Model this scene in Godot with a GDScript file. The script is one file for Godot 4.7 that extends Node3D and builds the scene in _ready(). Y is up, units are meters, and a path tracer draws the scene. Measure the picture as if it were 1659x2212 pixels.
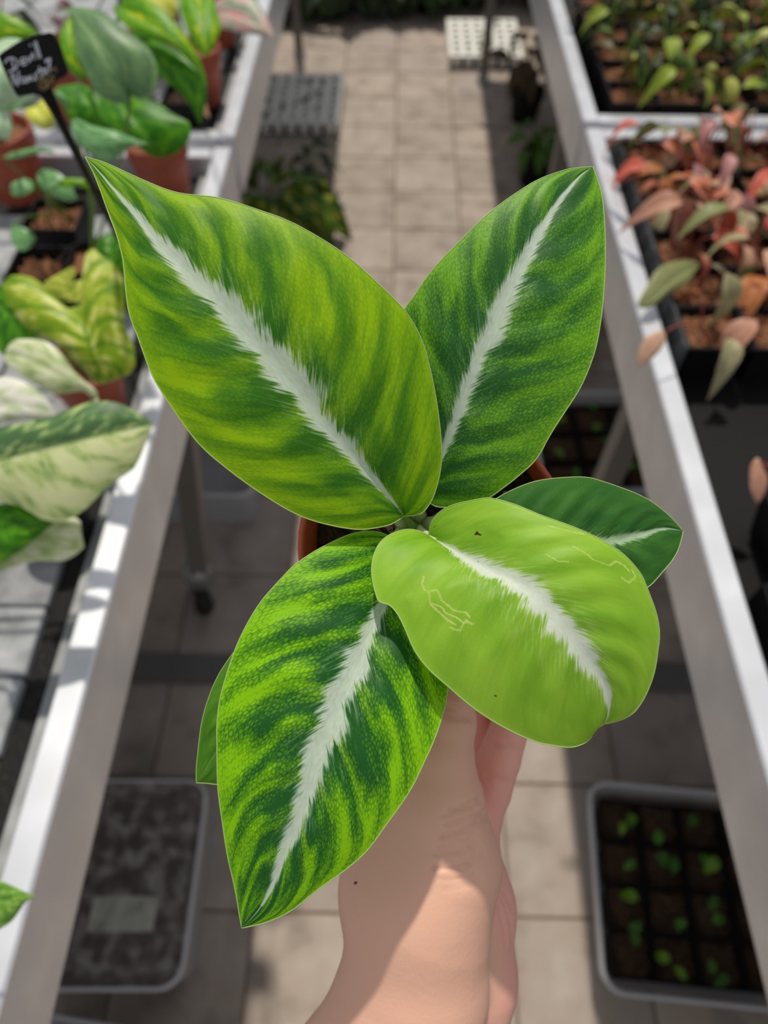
extends Node3D
# A greenhouse aisle between two plant benches; a hand holds a potted plant up to the camera.

var M := {}
var used := {}
var rng := RandomNumberGenerator.new()

# ------------------------------------------------------------------ helpers
func numbered(called: String) -> String:
	var n: int = used.get(called, 0)
	used[called] = n + 1
	return called if n == 0 else "%s_%03d" % [called, n]

func tag(o: Node3D, label: String, category: String, group := "") -> void:
	o.set_meta("label", label)
	o.set_meta("category", category)
	if group != "":
		o.set_meta("group", group)

func thing(called: String, at: Vector3, label: String, category: String, group := "") -> Node3D:
	var o := Node3D.new()
	o.name = numbered(called)
	add_child(o)
	o.position = at
	tag(o, label, category, group)
	return o

func struct(called: String, at := Vector3.ZERO) -> Node3D:
	var o := Node3D.new()
	o.name = called
	add_child(o)
	o.position = at
	o.set_meta("kind", "structure")
	return o

func inst(mesh: Mesh, called: String, m: Material, parent: Node3D, at := Vector3.ZERO) -> MeshInstance3D:
	var o := MeshInstance3D.new()
	o.mesh = mesh
	o.name = called
	o.material_override = m
	parent.add_child(o, true)
	o.position = at
	return o

func begin() -> SurfaceTool:
	var st := SurfaceTool.new()
	st.begin(Mesh.PRIMITIVE_TRIANGLES)
	return st

func done(st: SurfaceTool) -> ArrayMesh:
	st.index()
	st.generate_normals()
	return st.commit()

# commits a tool whose points are in world space as a part of a placed thing
func part(st: SurfaceTool, called: String, m: Material, parent: Node3D) -> MeshInstance3D:
	return inst(done(st), called, m, parent, -parent.position)

func mat(c: Color, rough := 0.6, metal := 0.0, spec := 0.5) -> StandardMaterial3D:
	var m := StandardMaterial3D.new()
	m.albedo_color = c
	m.roughness = rough
	m.metallic = metal
	m.metallic_specular = spec
	return m

func noise(sd: int, freq: float, oct := 4, kind := FastNoiseLite.TYPE_SIMPLEX_SMOOTH) -> FastNoiseLite:
	var n := FastNoiseLite.new()
	n.seed = sd
	n.noise_type = kind
	n.frequency = freq
	n.fractal_type = FastNoiseLite.FRACTAL_FBM if oct > 1 else FastNoiseLite.FRACTAL_NONE
	n.fractal_octaves = oct
	return n

# a mottled colour texture laid in three planes; stops: [[offset, colour], ...]
func mottled(sd: int, freq: float, stops: Array, scale: float, rough: float, oct := 5, size := 256, metal := 0.0, bump := 0.0) -> StandardMaterial3D:
	var t := NoiseTexture2D.new()
	t.width = size
	t.height = size
	t.seamless = true
	t.normalize = true
	t.noise = noise(sd, freq, oct)
	var g := Gradient.new()
	g.offsets = PackedFloat32Array(stops.map(func(s): return s[0]))
	g.colors = PackedColorArray(stops.map(func(s): return s[1]))
	t.color_ramp = g
	var m := mat(Color.WHITE, rough, metal)
	m.albedo_texture = t
	m.uv1_triplanar = true
	m.uv1_world_triplanar = true
	m.uv1_scale = Vector3.ONE * scale
	if bump > 0.0:
		var h := NoiseTexture2D.new()
		h.width = size
		h.height = size
		h.seamless = true
		h.noise = noise(sd + 7, freq * 1.7, oct)
		m.heightmap_enabled = true
		m.heightmap_texture = h
		m.heightmap_scale = bump
	return m

func quad(st: SurfaceTool, a: Vector3, b: Vector3, c: Vector3, d: Vector3) -> void:
	for p in [a, b, c, a, c, d]:
		st.add_vertex(p)

# a box from lo to hi with chamfered edges
func box(st: SurfaceTool, lo: Vector3, hi: Vector3, b := 0.0) -> void:
	var c := (lo + hi) / 2.0
	var h := (hi - lo) / 2.0
	b = minf(b, minf(h.x, minf(h.y, h.z)) * 0.9)
	st.set_smooth_group(-1)
	for ax in 3:
		var u := (ax + 1) % 3
		var v := (ax + 2) % 3
		for s in [-1.0, 1.0]:
			var q := []
			for k in [[-1, -1], [1, -1], [1, 1], [-1, 1]]:
				var p := Vector3.ZERO
				p[ax] = s * h[ax]
				p[u] = k[0] * (h[u] - b)
				p[v] = k[1] * (h[v] - b)
				q.append(c + p)
			if s > 0.0:
				quad(st, q[0], q[3], q[2], q[1])
			else:
				quad(st, q[0], q[1], q[2], q[3])
	if b <= 0.0:
		return
	for ax in 3:
		var u := (ax + 1) % 3
		var v := (ax + 2) % 3
		for su in [-1.0, 1.0]:
			for sv in [-1.0, 1.0]:
				var q := []
				for e in [[-1.0, 0], [1.0, 0], [1.0, 1], [-1.0, 1]]:
					var p := Vector3.ZERO
					p[ax] = e[0] * (h[ax] - b)
					p[u] = su * (h[u] - (b if e[1] == 1 else 0.0))
					p[v] = sv * (h[v] - (0.0 if e[1] == 1 else b))
					q.append(c + p)
				if su * sv > 0.0:
					quad(st, q[0], q[3], q[2], q[1])
				else:
					quad(st, q[0], q[1], q[2], q[3])
	for sx in [-1.0, 1.0]:
		for sy in [-1.0, 1.0]:
			for sz in [-1.0, 1.0]:
				var s := Vector3(sx, sy, sz)
				var t := [c + s * (h - Vector3(0, b, b)), c + s * (h - Vector3(b, 0, b)), c + s * (h - Vector3(b, b, 0))]
				if sx * sy * sz > 0.0:
					t.reverse()
				for p in t:
					st.add_vertex(p)

func box_mesh(size: Vector3, b := 0.002) -> ArrayMesh:
	var st := begin()
	box(st, Vector3(-size.x / 2, 0, -size.z / 2), Vector3(size.x / 2, size.y, size.z / 2), b)
	return done(st)

# a tube through points, radius per point (or one for all)
func tube(st: SurfaceTool, pts: PackedVector3Array, radii: Array, sides := 8, caps := true) -> void:
	st.set_smooth_group(1)
	var rings := []
	var side := Vector3.ZERO
	for i in pts.size():
		var dir := (pts[mini(i + 1, pts.size() - 1)] - pts[maxi(i - 1, 0)]).normalized()
		if side == Vector3.ZERO:
			side = dir.cross(Vector3.UP if absf(dir.y) < 0.9 else Vector3.RIGHT).normalized()
		side = (side - dir * side.dot(dir)).normalized()
		var up := dir.cross(side)
		var r: float = radii[mini(i, radii.size() - 1)]
		var ring := []
		for k in sides:
			var a := TAU * k / sides
			ring.append(pts[i] + (side * cos(a) + up * sin(a)) * r)
		rings.append(ring)
	for i in pts.size() - 1:
		for k in sides:
			quad(st, rings[i][k], rings[i][(k + 1) % sides], rings[i + 1][(k + 1) % sides], rings[i + 1][k])
	if caps:
		for k in range(1, sides - 1):
			for p in [rings[0][0], rings[0][k + 1], rings[0][k]]:
				st.add_vertex(p)
			var e: Array = rings[-1]
			for p in [e[0], e[k], e[k + 1]]:
				st.add_vertex(p)

# a profile of [radius, height] turned about an axis
func lathe(st: SurfaceTool, profile: Array, at: Vector3, basis := Basis(), sides := 32) -> void:
	for i in profile.size() - 1:
		st.set_smooth_group(-1 if profile[i].size() > 2 else 1)
		for k in sides:
			var q := []
			for e in [[i, k], [i, k + 1], [i + 1, k + 1], [i + 1, k]]:
				var a: float = TAU * e[1] / sides
				var r: float = profile[e[0]][0]
				q.append(at + basis * Vector3(cos(a) * r, profile[e[0]][1], sin(a) * r))
			quad(st, q[0], q[3], q[2], q[1])

func vecs(a: Array) -> PackedVector3Array:
	var out := PackedVector3Array()
	for i in range(0, a.size(), 3):
		out.append(Vector3(a[i], a[i + 1], a[i + 2]))
	return out

func curve_at(c: PackedVector3Array, t: float) -> Vector3:
	var x := clampf(t, 0.0, 1.0) * (c.size() - 1)
	var i := mini(int(x), c.size() - 2)
	var f := x - i
	var a := c[maxi(i - 1, 0)]
	var d := c[mini(i + 2, c.size() - 1)]
	return c[i].cubic_interpolate(c[i + 1], a, d, f)

# a leaf blade between a midrib and two margins; uv: along the midrib, across the blade
func blade(m: PackedVector3Array, l: PackedVector3Array, r: PackedVector3Array, rows: int, half: int, bulge: float, ripple := 0.0, veins := 10.0) -> ArrayMesh:
	var st := begin()
	st.set_smooth_group(1)
	var g := []
	for i in rows + 1:
		var t := float(i) / rows
		var c := curve_at(m, t)
		var along := curve_at(m, minf(t + 0.03, 1.0)) - curve_at(m, maxf(t - 0.03, 0.0))
		var a := curve_at(l, t)
		var b := curve_at(r, t)
		var across := b - a
		var n := across.cross(along)
		n = n.normalized() if n.length() > 1e-9 else Vector3.UP
		if n.y < 0.0:
			n = -n
		var w := across.length()
		var row := []
		for j in range(-half, half + 1):
			var s := absf(float(j) / half)
			var p := c.lerp(a if j < 0 else b, s)
			var q := t - 0.16 * pow(s, 1.4)
			p += n * (bulge * w * 4.0 * s * (1.0 - s) - 0.012 * w * exp(-s * s * 60.0))
			p += n * ripple * sin(TAU * veins * q) * sin(PI * minf(s * 1.1, 1.0)) * sin(PI * t)
			row.append(p)
		g.append(row)
	for i in rows:
		for j in 2 * half:
			for e in [[0, 0], [0, 1], [1, 1], [0, 0], [1, 1], [1, 0]]:
				var v: int = j + e[1]
				st.set_uv(Vector2(float(i + e[0]) / rows, float(v) / (2 * half)))
				st.add_vertex(g[i + e[0]][v])
	return done(st)

func leaf_of(d: Array, rows: int, half: int, bulge: float, ripple := 0.0, veins := 10.0) -> ArrayMesh:
	return blade(vecs(d[0]), vecs(d[1]), vecs(d[2]), rows, half, bulge, ripple, veins)

func leaf_material(tex: Texture2D, glow := 0.5, rough := 0.42) -> StandardMaterial3D:
	var m := mat(Color.WHITE, rough, 0.0, 0.36)
	m.albedo_texture = tex
	m.texture_repeat = false
	m.backlight_enabled = true
	m.backlight = Color(glow, glow, glow * 0.9)
	return m

func plain_leaf(c: Color, glow := 0.45, rough := 0.45) -> StandardMaterial3D:
	var m := mat(c, rough, 0.0, 0.45)
	m.backlight_enabled = true
	m.backlight = Color(c.r, c.g, c.b) * (glow / maxf(c.r, maxf(c.g, c.b)))
	return m

# the silver-ribbed leaf: dark and light green bands along the side veins, a net of fine veins and a feathered silver midrib
func silver_leaf(sd: int, dark: Color, light: Color, silver: Color, w: int, h: int, band: float, net: float, rib: float, sweep := 0.17, bands := 9.0, rim_light := 0.55, rib_end := 1.0) -> ImageTexture:
	var big := noise(sd, 1.0, 3)
	var fine := noise(sd + 3, 1.0, 2)
	var cell := noise(sd + 5, 1.0, 1, FastNoiseLite.TYPE_CELLULAR)
	cell.cellular_return_type = FastNoiseLite.RETURN_DISTANCE2_SUB
	cell.cellular_jitter = 0.85
	var data := PackedByteArray()
	data.resize(w * h * 3)
	var o := 0
	for y in h:
		var v := (y + 0.5) / h * 2.0 - 1.0
		var a := absf(v)
		var side := 0.0 if v < 0.0 else 37.0
		var pa := sweep * pow(a, 1.35)
		for x in w:
			var t := (x + 0.5) / w
			var q := t - pa
			var wob := big.get_noise_2d(q * 4.0 + side, a * 1.2)
			var stripe := 0.5 + 0.5 * sin(TAU * (bands * q + 0.6 * wob))
			var thin := fine.get_noise_2d(q * 40.0 + side, a * 1.3)
			var line := absf(fposmod(3.0 * bands * q + 0.8 * wob + side, 1.0) - 0.5) * 2.0
			var g := lerpf(0.5 - rim_light * 0.55, 0.5 + rim_light * 0.6, smoothstep(0.08, 0.95, a + 0.25 * wob))
			g += band * (0.74 * (stripe - 0.5) + 0.24 * thin) * (1.0 - 0.6 * smoothstep(0.72, 1.0, a))
			g += 0.2 * big.get_noise_2d(q * 2.5 + 9.0 + side, a * 2.0)
			g -= 0.16 * band * (1.0 - smoothstep(0.0, 0.3, line))
			if a > 0.94:
				g += (a - 0.94) * 4.0
			var c := cell.get_noise_2d(q * 104.0 + side + thin * 0.2, a * 27.0)
			g += net * (clampf((c + 1.0) * 1.8, 0.0, 1.0) - 0.66)
			g = clampf(g, 0.0, 1.0)
			var env := rib * (0.30 + 0.95 * pow(maxf(sin(PI * clampf(t * 0.95 / rib_end + 0.03, 0.0, 1.0)), 0.0), 0.8))
			if t > rib_end:
				env = 0.0
			var str := 0.7 * fine.get_noise_2d((t - a * 0.36) * 62.0 + side * 3.0, a * 3.5) + 0.75 * fine.get_noise_2d((t - a * 0.36) * 210.0 + side, a * 6.0)
			var edge := env * (0.70 + 0.6 * str + 0.5 * big.get_noise_2d(t * 9.0, side))
			var k := 1.0 - smoothstep(edge * 0.6, edge + 0.045, a)
			k = maxf(k, (1.0 - smoothstep(0.008, 0.022, a)) * (1.0 if t < rib_end * 0.97 else 0.4))
			k *= 0.95 + 0.1 * big.get_noise_2d(t * 30.0, a * 30.0)
			if a < env * 2.4:
				k = maxf(k, 0.62 * smoothstep(0.05, 0.5, str) * (1.0 - a / (env * 2.4)))
			k = clampf(k, 0.0, 1.0)
			var r := lerpf(dark.r, light.r, g)
			var gg := lerpf(dark.g, light.g, g)
			var b := lerpf(dark.b, light.b, g)
			data[o] = int(255.0 * clampf(lerpf(r, silver.r, k), 0.0, 1.0))
			data[o + 1] = int(255.0 * clampf(lerpf(gg, silver.g, k), 0.0, 1.0))
			data[o + 2] = int(255.0 * clampf(lerpf(b, silver.b, k), 0.0, 1.0))
			o += 3
	# specks of dust
	var r := RandomNumberGenerator.new()
	r.seed = sd
	for i in 45:
		var j := 3 * (r.randi_range(4, w - 5) + w * r.randi_range(4, h - 5))
		for e in [0, 1, 2]:
			data[j + e] = mini(255, data[j + e] + 90)
	return ImageTexture.create_from_image(Image.create_from_data(w, h, false, Image.FORMAT_RGB8, data))

# marks on a leaf: pale wandering scratches and brown spots, given along and across the blade
func marked(t: ImageTexture, scratches: Array, spots: Array) -> ImageTexture:
	var im := t.get_image()
	var w := im.get_width()
	var h := im.get_height()
	var r := RandomNumberGenerator.new()
	r.seed = 5
	for s in scratches:
		for i in range(0, s.size() - 2, 2):
			var a := Vector2(s[i] * w, s[i + 1] * h)
			var b := Vector2(s[i + 2] * w, s[i + 3] * h)
			for k in 60:
				var p := a.lerp(b, k / 60.0) + Vector2(r.randfn(), r.randfn()) * 1.1
				if p.x > 1 and p.y > 1 and p.x < w - 2 and p.y < h - 2:
					for d in [Vector2i(0, 0), Vector2i(1, 0), Vector2i(0, 1)]:
						im.set_pixelv(Vector2i(p) + d, im.get_pixelv(Vector2i(p) + d).lerp(Color(0.84, 0.91, 0.52), 0.6))
	for q in spots:
		var c := Vector2(q[0] * w, q[1] * h)
		for y in range(-16, 17):
			for x in range(-16, 17):
				var e := Vector2(x, y)
				var lim: float = q[2] * (0.8 + 0.3 * sin(e.angle() * 3.0 + q[0] * 40.0))
				if e.length() < lim:
					im.set_pixelv(Vector2i((c + e).clamp(Vector2.ZERO, Vector2(w - 1, h - 1))), Color(0.27, 0.18, 0.09))
	return ImageTexture.create_from_image(im)

# patches of two or three leaf colours that run along the side veins; a clear main vein
func patchy_leaf(sd: int, cols: Array, limits: Array, vein: Color, size: int, stretch: float, soft := 0.12, ribs := 0.0, sectors := false) -> ImageTexture:
	var n1 := noise(sd, 1.0, 3)
	var n2 := noise(sd + 2, 1.0, 2)
	var im := Image.create_empty(size, size, false, Image.FORMAT_RGB8)
	for y in size:
		var v := (y + 0.5) / size * 2.0 - 1.0
		var a := absf(v)
		for x in size:
			var t := (x + 0.5) / size
			var q := t - 0.22 * pow(a, 1.2)
			var f := 0.5 + 0.6 * n1.get_noise_2d(q * stretch + (0.0 if v < 0.0 else 11.0), v * 2.0) + 0.25 * n2.get_noise_2d(q * stretch * 9.0, v * 4.0)
			if sectors:
				f += 0.24 if v < 0.0 else -0.3
			var c: Color = cols[0]
			for k in limits.size():
				c = c.lerp(cols[k + 1], smoothstep(limits[k] - soft, limits[k] + soft, f))
			if ribs > 0.0:
				var line := absf(fposmod(q * 7.0 + 0.5, 1.0) - 0.5) * 2.0
				c = c.lerp(vein, ribs * (1.0 - smoothstep(0.06, 0.34, line + 0.25 * n2.get_noise_2d(t * 20.0, v * 20.0))))
			c = c.lerp(vein, 0.8 * (1.0 - smoothstep(0.015, 0.05, a)))
			im.set_pixel(x, y, c)
	return ImageTexture.create_from_image(im)

# ------------------------------------------------------------------ scene
func _ready() -> void:
	rng.seed = 11
	# camera
	var cam := Camera3D.new()
	cam.name = "camera"
	add_child(cam)
	cam.position = Vector3(0, 1.6, 0)
	cam.rotation_degrees = Vector3(-55.2, 1.077, 0)
	var lens := CameraAttributesPhysical.new()
	lens.frustum_focal_length = 16.643
	lens.frustum_focus_distance = 0.243
	lens.frustum_near = 0.02
	lens.frustum_far = 60.0
	lens.exposure_aperture = 4.9
	cam.attributes = lens
	cam.fov = 71.59
	cam.near = 0.02
	cam.current = true
	# sky, seen through the greenhouse glass
	var we := WorldEnvironment.new()
	we.name = "world_environment"
	var env := Environment.new()
	env.background_mode = Environment.BG_SKY
	var sky := Sky.new()
	var sm := ProceduralSkyMaterial.new()
	sm.sky_top_color = Color(0.9, 0.91, 0.94)
	sm.sky_horizon_color = Color(0.9, 0.91, 0.93)
	sm.ground_bottom_color = Color(0.4, 0.38, 0.35)
	sm.ground_horizon_color = Color(0.6, 0.6, 0.58)
	sm.sky_energy_multiplier = SKY_E
	sm.ground_energy_multiplier = 0.3
	sm.sun_angle_max = 1.0
	sky.sky_material = sm
	env.sky = sky
	env.tonemap_mode = Environment.TONE_MAPPER_LINEAR
	env.tonemap_exposure = 1.0
	env.sdfgi_enabled = true
	env.ssao_enabled = true
	env.ssil_enabled = true
	we.environment = env
	add_child(we)
	# sun, high and a little ahead, softened by the glass
	var sun := DirectionalLight3D.new()
	sun.name = "sun"
	add_child(sun)
	sun.look_at_from_position(Vector3.ZERO, Vector3(0.05, -1.0, 0.46), Vector3.RIGHT)
	sun.light_color = Color(1.0, 0.965, 0.91)
	sun.light_energy = SUN_E
	sun.light_angular_distance = 1.6
	sun.shadow_enabled = true
	sun.sky_mode = DirectionalLight3D.SKY_MODE_LIGHT_ONLY

	materials()
	build_floor()
	build_walls()
	build_benches()
	build_main_plant()
	build_hand()
	build_left_plants()
	build_sign()
	build_right_pots()
	build_under_benches()

const SKY_E := 0.78
const SUN_E := 0.85

func materials() -> void:
	M.grout = mat(Color(0.5, 0.43, 0.375), 0.95)
	M.tiles = []
	var tints := [Color(0.66, 0.605, 0.555), Color(0.635, 0.58, 0.53), Color(0.68, 0.62, 0.565), Color(0.645, 0.595, 0.555)]
	for i in 4:
		var c: Color = tints[i]
		M.tiles.append(mottled(40 + i, 0.012, [[0.0, c.darkened(0.2)], [0.45, c], [0.7, c.lightened(0.05)], [1.0, c.lightened(0.16)]], 2.3, 0.62, 5, 256, 0.0, 0.03))
	M.alu = mottled(3, 0.02, [[0.0, Color(0.84, 0.85, 0.87)], [0.6, Color(0.88, 0.89, 0.91)], [1.0, Color(0.92, 0.93, 0.95)]], 3.0, 0.34, 4, 128, 0.6)
	M.alu_dull = mottled(4, 0.03, [[0.0, Color(0.5, 0.51, 0.51)], [0.6, Color(0.58, 0.59, 0.59)], [1.0, Color(0.66, 0.67, 0.67)]], 4.0, 0.6, 4, 128, 0.2)
	M.alu_leg = mat(Color(0.5, 0.49, 0.47), 0.5, 0.3)
	M.white_wall = mat(Color(0.78, 0.78, 0.76), 0.8)
	M.slab = mottled(9, 0.016, [[0.0, Color(0.5, 0.51, 0.52)], [0.4, Color(0.62, 0.635, 0.645)], [0.75, Color(0.67, 0.68, 0.69)], [1.0, Color(0.76, 0.765, 0.76)]], 5.0, 0.7, 5, 256, 0.0, 0.02)
	M.slab_dark = mottled(19, 0.016, [[0.0, Color(0.46, 0.47, 0.48)], [0.5, Color(0.58, 0.59, 0.6)], [1.0, Color(0.7, 0.7, 0.7)]], 5.0, 0.7, 5, 256, 0.0, 0.02)
	M.mud = mottled(23, 0.05, [[0.0, Color(0.03, 0.03, 0.028)], [0.65, Color(0.085, 0.08, 0.07)], [1.0, Color(0.24, 0.22, 0.17)]], 8.0, 0.85, 5, 256, 0.0, 0.1)  # mud, its colour darkened to put shade into the bench gap
	M.black = mat(Color(0.085, 0.085, 0.09), 0.6, 0.0, 0.3)
	M.black_soft = mat(Color(0.10, 0.10, 0.105), 0.6)
	M.terra = mottled(31, 0.02, [[0.0, Color(0.55, 0.26, 0.17)], [0.5, Color(0.62, 0.29, 0.19)], [1.0, Color(0.68, 0.34, 0.24)]], 8.0, 0.5, 3, 128)
	M.terra_bright = mat(Color(0.80, 0.36, 0.23), 0.42)
	M.soil = mottled(51, 0.07, [[0.0, Color(0.12, 0.085, 0.065)], [0.5, Color(0.27, 0.2, 0.15)], [0.8, Color(0.42, 0.32, 0.24)], [1.0, Color(0.64, 0.53, 0.42)]], 22.0, 0.95, 4, 256, 0.0, 0.2)
	M.coir = mottled(57, 0.09, [[0.0, Color(0.12, 0.07, 0.05)], [0.36, Color(0.38, 0.235, 0.15)], [0.62, Color(0.66, 0.45, 0.31)], [1.0, Color(0.92, 0.74, 0.56)]], 12.0, 0.95, 4, 256, 0.0, 0.25)
	M.root = mat(Color(0.72, 0.64, 0.5), 0.8)
	M.bark = mat(Color(0.28, 0.2, 0.14), 0.9)
	M.bark_dark = mat(Color(0.13, 0.095, 0.07), 0.9)
	M.stem = plain_leaf(Color(0.42, 0.55, 0.2), 0.2)
	M.stem_pale = plain_leaf(Color(0.78, 0.82, 0.62), 0.25)
	M.stem_red = plain_leaf(Color(0.55, 0.25, 0.2), 0.2)
	M.margin = plain_leaf(Color(0.66, 0.78, 0.46), 0.3, 0.5)
	var cl := mat(Color(0.74, 0.75, 0.77, 0.62), 0.35)
	cl.transparency = BaseMaterial3D.TRANSPARENCY_ALPHA
	M.clear = cl
	var rimc := mat(Color(0.82, 0.83, 0.85, 0.88), 0.3)
	rimc.transparency = BaseMaterial3D.TRANSPARENCY_ALPHA
	M.clear_rim = rimc
	M.foam = mat(Color(0.93, 0.93, 0.90), 0.85)
	M.rubber = mat(Color(0.1, 0.1, 0.1), 0.7)
	M.zinc = mat(Color(0.66, 0.67, 0.68), 0.35, 0.6)

# ------------------------------------------------------------------ setting
func build_floor() -> void:
	var f := struct("floor")
	var st := begin()
	box(st, Vector3(-3.2, -0.1, -6.0), Vector3(3.2, -0.004, 3.0))
	inst(done(st), "screed", M.grout, f)
	var p := 0.253
	var tile := box_mesh(Vector3(p - 0.005, 0.012, p - 0.005), 0.0015)
	for i in range(-5, 5):
		for k in range(-1, 18):
			var o := inst(tile, "tile", M.tiles[rng.randi() % 4], f, Vector3(-0.007 + (i + 0.5) * p, -0.012 + rng.randf_range(-0.0008, 0.0006), -0.147 - (k + 0.5) * p))
			o.rotation.y = rng.randf_range(-0.004, 0.004)
	# drain channel that crosses the aisle
	var d := struct("trim_1", Vector3(0, 0, -0.648))
	st = begin()
	box(st, Vector3(-1.3, 0.0, -0.036), Vector3(1.3, 0.012, 0.036), 0.003)
	inst(done(st), "channel_cover", mat(Color(0.42, 0.41, 0.40), 0.6, 0.1), d)

func build_walls() -> void:
	# low walls with glazing above, outside the frame; glass roof and sky overhead
	var glass := mat(Color(0.95, 0.97, 0.96, 0.06), 0.02)
	glass.transparency = BaseMaterial3D.TRANSPARENCY_ALPHA
	var wn := 1
	for w in [["wall_left", Vector3(-2.4, 0, -6), Vector3(-2.3, 0.9, 3)], ["wall_right", Vector3(2.3, 0, -6), Vector3(2.4, 0.9, 3)], ["wall_front", Vector3(-2.4, 0, -6.1), Vector3(2.4, 0.9, -6)], ["wall_back", Vector3(-2.4, 0, 3), Vector3(2.4, 0.9, 3.1)]]:
		var o := struct(w[0])
		var lo: Vector3 = w[1]
		var hi: Vector3 = w[2]
		var st := begin()
		box(st, lo, hi, 0.005)
		inst(done(st), "low_wall", M.white_wall, o)
		var ax := 2 if hi.x - lo.x < 1.0 else 0
		var mid := (lo + hi) / 2
		for i in 5:
			st = begin()
			var c := mid
			c[ax] = lerpf(lo[ax] + 0.03, hi[ax] - 0.03, i / 4.0)
			box(st, Vector3(c.x - 0.02, 0.9, c.z - 0.02), Vector3(c.x + 0.02, 2.6, c.z + 0.02), 0.002)
			inst(done(st), "glazing_post", M.alu, o)
		var win := struct("window_%d" % wn)
		wn += 1
		for i in 4:
			st = begin()
			var p0 := mid - Vector3(0.002, 0, 0.002)
			var p1 := mid + Vector3(0.002, 0, 0.002)
			p0[ax] = lerpf(lo[ax] + 0.03, hi[ax] - 0.03, i / 4.0) + 0.02
			p1[ax] = lerpf(lo[ax] + 0.03, hi[ax] - 0.03, (i + 1) / 4.0) - 0.02
			p0.y = 0.9
			p1.y = 2.6
			box(st, p0, p1)
			inst(done(st), "pane", glass, win)

# one bench unit: a framed table of aluminium rails; side is -1 left, 1 right of the aisle
func bench(called: String, label: String, side: float, face: float, z0: float, z1: float) -> Node3D:
	var t := thing(called, Vector3(side * face, 0, (z0 + z1) / 2), label, "bench", "plant benches")
	var rail := func(st, x0, x1, y0, y1, a, b, bev): box(st, Vector3(minf(side * x0, side * x1), y0, minf(a, b)), Vector3(maxf(side * x0, side * x1), y1, maxf(a, b)), bev)
	var st := begin()
	rail.call(st, face, face + 0.030, 0.818, 0.93, z0, z1, 0.0025)
	part(st, "side_rail", M.alu, t)
	st = begin()
	rail.call(st, face + 0.030, face + (0.056 if side < 0.0 else 0.036), 0.845, 0.897, z0 - 0.0301, z1 + 0.0301, 0.002)
	part(st, "inner_ledge", M.alu_dull, t)
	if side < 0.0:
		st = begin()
		rail.call(st, face + 0.0583, face + 0.0815, 0.8681, 0.889, z0 - 0.031, z1 + 0.031, 0.002)  # dark strip added to paint shade into the gap and cover lit paver sides
		part(st, "mud_shade_strip", M.mud, t)
	for e in [[z0 - 0.0005, z0 - 0.03], [z1 + 0.03, z1 + 0.0005]]:
		st = begin()
		rail.call(st, face + 0.0301, 1.55, 0.83, 0.928, e[0], e[1], 0.002)
		part(st, "end_rail", M.alu, t)
	st = begin()
	rail.call(st, 1.55, 1.58, 0.818, 0.93, z0, z1, 0.0025)
	part(st, "side_rail", M.alu, t)
	st = begin()
	rail.call(st, face + (0.0581 if side < 0.0 else 0.0361), 1.5499, 0.845, 0.868, z0 - 0.031, z1 + 0.031, 0.0)
	part(st, "tray_base", M.mud if side < 0.0 else M.black, t)
	return t

func leg(parent: Node3D, top: Vector3, foot: Vector3, half: float) -> void:
	var st := begin()
	var d := (top - foot).normalized()
	var sx := Vector3.RIGHT - d * d.x
	sx = sx.normalized() * half
	var sz := d.cross(sx).normalized() * half
	var a := [foot - sx - sz, foot + sx - sz, foot + sx + sz, foot - sx + sz]
	st.set_smooth_group(-1)
	for k in 4:
		quad(st, a[k], a[(k + 1) % 4], a[(k + 1) % 4] + top - foot, a[k] + top - foot)
	quad(st, a[3], a[2], a[1], a[0])
	part(st, "leg", M.alu_leg, parent)

func caster(parent: Node3D, at: Vector3) -> void:
	# collar, fork and wheel below a leg; at: where the wheel meets the floor
	var st := begin()
	lathe(st, [[0.0, 0.175], [0.031, 0.175], [0.034, 0.165], [0.034, 0.13], [0.029, 0.126], [0.029, 0.105], [0.0, 0.1]], at, Basis(), 20)
	part(st, "caster_collar", M.zinc, parent)
	st = begin()
	for s in [-1.0, 1.0]:
		box(st, at + Vector3(s * 0.021 - 0.002, 0.035, -0.02), at + Vector3(s * 0.021 + 0.002, 0.112, 0.025), 0.001)
	part(st, "caster_fork", M.zinc, parent)
	st = begin()
	lathe(st, [[0.0, -0.016], [0.04, -0.016], [0.047, -0.010], [0.048, 0.0], [0.047, 0.010], [0.04, 0.016], [0.0, 0.016]], at + Vector3(0, 0.048, 0.012), Basis(Vector3.BACK, PI / 2), 24)
	part(st, "wheel", M.rubber, parent)

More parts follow.
